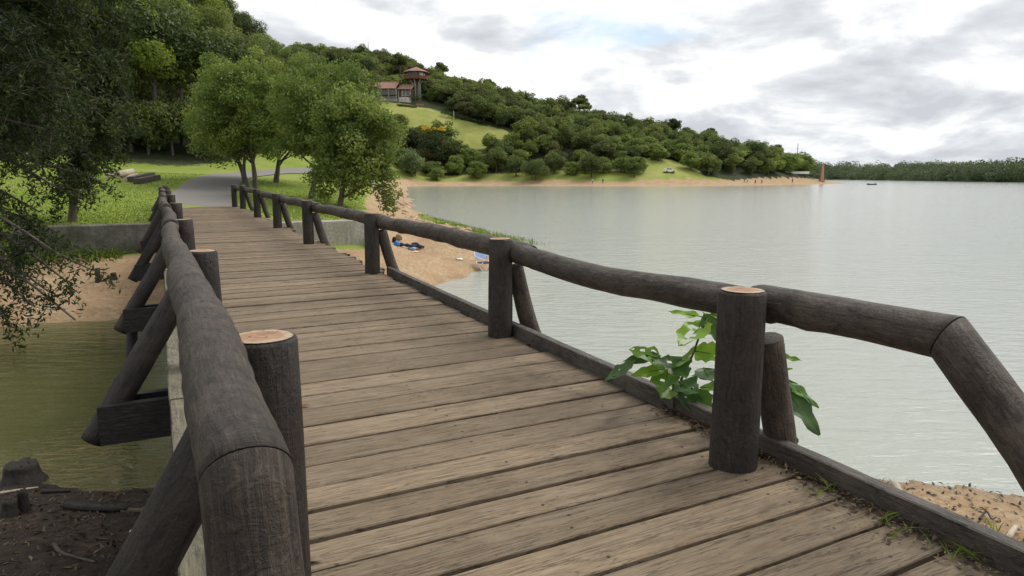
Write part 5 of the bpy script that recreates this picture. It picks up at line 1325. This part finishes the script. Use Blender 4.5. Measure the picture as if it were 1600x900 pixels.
def scatter(name, pts, N, size, aspect, m, label, cat, seed):
    rs_ = np.random.RandomState(seed); V, Qd = leaves(pts, N, size, aspect, rs_)
    t_ = np.clip(rs_.beta(1.3, 2.2, len(pts)), 0, 1)
    return tag(new_obj(name, np_mesh(name, V, Qd, m, np.repeat(t_, 4))), label, cat, kind='stuff')
rs = np.random.RandomState(31)
def flatN(n, j=0.5): v = rs.normal(size=(n, 3)) * j + np.array([0, 0, 1]); return v / np.linalg.norm(v, axis=1, keepdims=True)
n = 18000; x = rs.uniform(-7, 0.2, n); y = rs.uniform(2.2, 7.2, n); z = terrain(x, y); k = z > 0.015; x, y, z = x[k], y[k], z[k]; n = len(x)
scatter('bank_litter', np.stack([x, y, z + 0.008], -1), flatN(n), 0.012 + 0.09 * rs.random(n) ** 3, 0.3, L_LITTER, 'brown twigs and leaf litter covering the dark muddy bank', 'litter', 3)
n = 5000; x = rs.uniform(2.5, 7.5, n); y = rs.uniform(3.2, 7, n); z = terrain(x, y); k = z > 0.01; x, y, z = x[k], y[k], z[k]; n = len(x)
scatter('shore_litter', np.stack([x, y, z + 0.008], -1), flatN(n), 0.012 + 0.07 * rs.random(n) ** 3, 0.4, L_LITTER, 'bark chips and dead leaves strewn on the near shore', 'litter', 4)
# litter swept against the kerb on the deck
n = 3600; s_ = rs.uniform(0.6, 3.4, n); q = rs.exponential(0.065, n) * (0.5 + 0.9 * np.clip((2.3 - s_), 0, 2)); 
clump_ = vnoise(s_ * 2.3, s_ * 0 + 4.0, 9) + 0.5; k = (q < 0.9) & (rs.random(n) < 0.25 + clump_); s_, q = s_[k], q[k]; n = len(s_)
bx = 2.76 + 0.024 * s_ - 0.005 - q; X_ = bx * CB - s_ * SB; Y_ = bx * SB + s_ * CB
scatter('deck_litter', np.stack([X_, Y_, np.full(n, 1.806) + 0.02 * rs.random(n) * np.exp(-q * 6)], -1), flatN(n, 0.35), 0.008 + 0.04 * rs.random(n) ** 4, 0.45, L_LITTER, 'dark humus, bark and leaf crumbs gathered along the deck kerb', 'litter', 5)
# grass
def blades(name, x, y, z, h, w, label, seed, m=L_GRASS, lean=0.5):
    rs_ = np.random.RandomState(seed); n = len(x); a = rs_.uniform(0, 6.28, n); hh_ = h * rs_.uniform(0.5, 1.3, n)
    dx, dy = np.cos(a), np.sin(a); lx, ly = rs_.normal(0, lean, n) * hh_, rs_.normal(0, lean, n) * hh_
    B = np.stack([x, y, z], -1); W = np.stack([dx, dy, dx * 0], -1) * w / 2; T = B + np.stack([lx, ly, hh_], -1); Mm = B + np.stack([lx * .4, ly * .4, hh_ * .6], -1)
    V = np.stack([B - W, B + W, Mm + W * .7, T, Mm - W * .7], 1).reshape(-1, 3); Qd = np.arange(5 * n).reshape(n, 5)
    return tag(new_obj(name, np_mesh(name, V, Qd, m, np.repeat(rs_.random(n), 5))), label, 'grass', kind='stuff')
n = 60000; Yg = 18 + 30 * rs.random(n) ** 1.2; pxg = rs.uniform(-40, 620, n); x = (pxg - 800) / F_PX * Yg
z, zn = terrain(x, Yg, True); s_ = -x * SB + Yg * CB; bq = x * CB + Yg * SB
dpath = np.min(np.hypot(x[:, None] - np.array([p.x for p in cl])[None], Yg[:, None] - np.array([p.y for p in cl])[None]), axis=1)
k = (zn[:, 1] > 0.6) & (zn[:, 0] < 0.4) & (z > 1.4) & ~((bq > -0.1) & (bq < 3.4) & (s_ < 33.5)) & (dpath > 1.75)
blades('lawn_grass', x[k], Yg[k], z[k], 0.045, 0.03, 'short bright green lawn grass beyond the creek', 1)
n = 2600; x = rs.uniform(3.9, 7.5, n); y = rs.uniform(3.6, 5.9, n); z = terrain(x, y); k = (z > 0.05) & (vnoise(x * 1.5, y * 1.5, 3) > -0.1)
blades('shore_grass', x[k], y[k], z[k], 0.09, 0.012, 'patch of bright green weeds on the near shore by the kerb', 2)
n = 9000; x = rs.uniform(-7, 2, n); y = rs.uniform(33, 55, n); z, zn = terrain(x, y, True); dsp = sdist(x, y, SHORE_B); k = (dsp > -0.9) & (dsp < 1.7) & (z > -0.15)
blades('spit_weeds', x[k], y[k], np.maximum(z[k], 0), 0.16, 0.03, 'green weeds fringing the sand spit along the water', 3)
n = 1500; bq = rs.uniform(-6, 0, n); s_ = S_WALL - 0.1 - rs.exponential(0.35, n); X_ = bq * CB - s_ * SB; Y_ = bq * SB + s_ * CB; z = terrain(X_, Y_)
k = vnoise(bq * 1.2, bq * 0, 6) > -0.1; blades('wall_weeds', X_[k], Y_[k], z[k], 0.2, 0.035, 'green weeds growing along the foot of the mossy wall', 4, L_GRASS, 0.7)
n = 48; s_ = np.concatenate([rs.normal(1.72, 0.03, 16), rs.normal(1.42, 0.04, 22), rs.normal(2.05, 0.02, 10)]); bq = 2.745 + 0.024 * s_ - np.abs(rs.normal(0, 0.07, n)); X_ = bq * CB - s_ * SB; Y_ = bq * SB + s_ * CB
blades('deck_grass', X_, Y_, np.full(n, 1.8), 0.055, 0.006, 'small grass tufts sprouting between planks at the kerb', 5, L_GRASS, 0.9)
# stones on the bank of the inlet
M_STONE = m_plain('bank_stone', (0.42, 0.31, 0.2), 0.9, 0.4, 3.0, bump=0.5)
stone_me = [lump('bank_stone', (0, 0, 0), (0.5, 0.42, 0.3), M_STONE, None, 20 + q, 0.5, False, 5) for q in range(3)]
meshes_ = [o.data for o in stone_me]
for o in stone_me: bpy.data.objects.remove(o)
n = 90; ys = rs.uniform(36, 120, n); 
for j in range(n):
    y = ys[j]; xs = np.interp(y, [36.4, 46.4, 65, 103, 160], [-0.3, -4.3, -9.1, -15.8, -25]) - rs.uniform(0.3, 3.4) - (0.8 if y < 45 else 0)
    o = new_obj('bank_stone', meshes_[j % 3], None, (xs, y, ground(xs, y))); q = rs.uniform(0.25, 0.75) * (0.7 + y / 150); o.scale = (q, q, q); o.rotation_euler = (0, 0, rs.uniform(0, 6))
    tag(o, 'tan stone among the rubble on the bank below the lawn trees ' + ('nearest the spit' if y < 55 else 'halfway up the inlet' if y < 85 else 'far up the inlet'), 'stone', 'rubble stones on the inlet bank ' + ('near' if y < 55 else 'middle' if y < 85 else 'far'))

# ------------------------------------------------------------------ leafy plant growing up beside the nearest right-hand post
pl0 = Vector((*b2w(3.12, 3.25), 1.0))
plant = empty('leafy_plant', pl0); tag(plant, 'wild plant with large insect-eaten green leaves growing beside the nearest right post', 'plant')
def pw(px, row, Y): return at(px, row, Y) - pl0
stems = [[(1045, 660, 4.3), (1062, 600, 4.3), (1082, 555, 4.3), (1098, 510, 4.3), (1105, 492, 4.3)], [(1050, 660, 4.25), (1052, 610, 4.2), (1050, 570, 4.2)], [(1240, 720, 3.9), (1226, 640, 3.95), (1216, 580, 3.95), (1214, 555, 3.95)]]
for st_ in stems:
    P = catmull([pw(*q) for q in st_], 5); P.insert(0, P[0] + Vector((0, 0.05, -0.8)))
    MB().tube(P, [0.011 * (1 - 0.6 * i / len(P)) for i in range(len(P))], 7).build('stem', M_BARK, plant)
def big_leaf(pb, pt, wr, tint, seed, holes=0.0, droop=0.1, face=0.6):
    rl_ = random.Random(seed); a, t = pw(*pb), pw(*pt); ax_ = t - a; L = ax_.length; ax_.normalize()
    nrm = (Vector((0, 0, 1)) * (1 - face) + Vector((-0.15, -1, 0.15)) * face + Vector((rl_.uniform(-.3, .3), rl_.uniform(-.3, .3), 0)))
    nrm = (nrm - ax_ * nrm.dot(ax_)).normalized(); side = ax_.cross(nrm)
    nl, nw = 12, 6; V, Q_ = [], []
    for i in range(nl + 1):
        u = i / nl; w = L * wr * 0.5 * (math.sin(math.pi * min(1, u ** 0.72)) ** 0.85) * (1 + 0.12 * math.sin(u * 21 + seed) + 0.14 * math.sin(u * 9 + seed * 2)) + 0.001
        for j in range(nw + 1):
            v = j / nw * 2 - 1
            p = a + ax_ * (u * L) + side * (v * w) + nrm * (-droop * L * (u * u - u * 0.3) - 0.22 * w * (1 - abs(v)) + 0.035 * L * math.sin(u * 13 + v * 2 + seed) * abs(v) + 0.006 * L * math.cos(u * 40) * (1 - abs(v)))
            V.append(p)
    for i in range(nl):
        for j in range(nw):
            if holes and 0 < j < nw - 1 and 1 < i < nl - 1 and rl_.random() < holes: continue
            q = i * (nw + 1) + j; Q_.append((q, q + 1, q + nw + 2, q + nw + 1))
    tv = [min(1, max(0, tint + 0.22 * (1 if (jj % (nw + 1)) == nw // 2 else 0) + 0.12 * math.sin((jj // (nw + 1)) * 3.1) + 0.25 * mnoise.noise(V[jj] * 14))) for jj in range(len(V))]
    me = np_mesh('leaf', np.array([tuple(p) for p in V]), np.array(Q_), L_PLANT, np.array(tv), smooth=True)
    new_obj('leaf', me, plant)
    MB().tube([a - ax_ * 0.05 * L, a + ax_ * L * 0.5 - nrm * (droop * L * 0.1 + 0.22 * L * wr * 0.45)], [0.004, 0.002], 4).build('midrib', M_STEM, plant)
M_STEM = m_plain('green_stem', (0.08, 0.13, 0.03), 0.6)
for q in [((1104, 500, 4.3), (1060, 535, 4.1), 0.62, 0.9, 1, 0.35), ((1098, 495, 4.3), (1045, 483, 4.4), 0.3, 0.95, 2), ((1035, 560, 4.2), (985, 545, 4.1), 0.45, 0.75, 3, 0.25), ((1030, 556, 4.2), (975, 563, 4.1), 0.28, 0.2, 4),
          ((990, 565, 4.1), (944, 594, 4.0), 0.30, 0.15, 5), ((1045, 555, 4.2), (1072, 588, 4.0), 0.95, 0.12, 6), ((1040, 575, 4.2), (988, 585, 4.1), 0.32, 0.95, 7), ((1045, 575, 4.2), (1030, 612, 4.05), 0.85, 0.7, 8),
          ((1100, 490, 4.3), (1128, 535, 4.2), 0.55, 0.25, 9), ((1085, 548, 4.3), (1132, 552, 4.15), 0.75, 0.85, 10), ((1100, 575, 4.3), (1112, 592, 4.1), 0.9, 0.12, 11), ((1060, 595, 4.2), (1090, 612, 4.0), 0.75, 0.2, 12),
          ((1066, 600, 4.2), (1082, 642, 4.05), 0.6, 0.08, 13), ((1085, 610, 4.2), (1112, 640, 4.05), 0.7, 0.3, 14), ((1090, 615, 4.2), (1102, 648, 4.05), 0.55, 0.95, 15), ((1058, 600, 4.25), (1034, 620, 4.1), 0.6, 0.9, 16), ((1095, 605, 4.3), (1128, 603, 4.15), 0.5, 0.6, 17), ((1060, 560, 4.2), (1074, 560, 4.0), 0.9, 0.9, 18),
          ((1214, 555, 3.95), (1253, 562, 3.85), 0.3, 0.95, 19), ((1214, 552, 3.95), (1226, 538, 3.9), 0.5, 0.8, 20), ((1216, 580, 3.95), (1238, 575, 3.9), 0.35, 0.9, 21), ((1218, 592, 3.95), (1284, 678, 3.75), 0.42, 0.1, 22), ((1224, 590, 3.95), (1282, 635, 3.85), 0.3, 0.35, 23), ((1226, 594, 3.95), (1262, 622, 3.9), 0.4, 0.85, 24), ((1230, 676, 3.9), (1244, 716, 3.8), 0.55, 0.15, 25),
          ((1110, 488, 4.3), (1142, 500, 4.25), 0.4, 0.85, 26)]:
    big_leaf(*q[:5], holes=(q[5] if len(q) > 5 else 0.02))
# a fallen yellow leaf and a few dead leaves lying on the deck
for j, (px, row) in enumerate(((492, 875), (478, 634))):
    a_, b_q = ray(px, row); Yq = (1.806 - CZ) / b_q; 
    me = np_mesh('fallen_leaf', np.array([(-.03, -.014, 0), (0, -.02, .006), (.034, 0, .002), (0, .02, .008), (-.03, .012, .003)]), np.array([[0, 1, 2, 3, 4]]), L_LITTER if j == 0 else M_RED, np.full(5, 1.0))
    tag(new_obj('fallen_leaf', me, None, (a_ * Yq, Yq, 1.807)), ('pale dry leaf on the deck at the foot of the near left post' if j == 0 else 'tiny reddish leaf on the deck beside the near left post'), 'leaf')
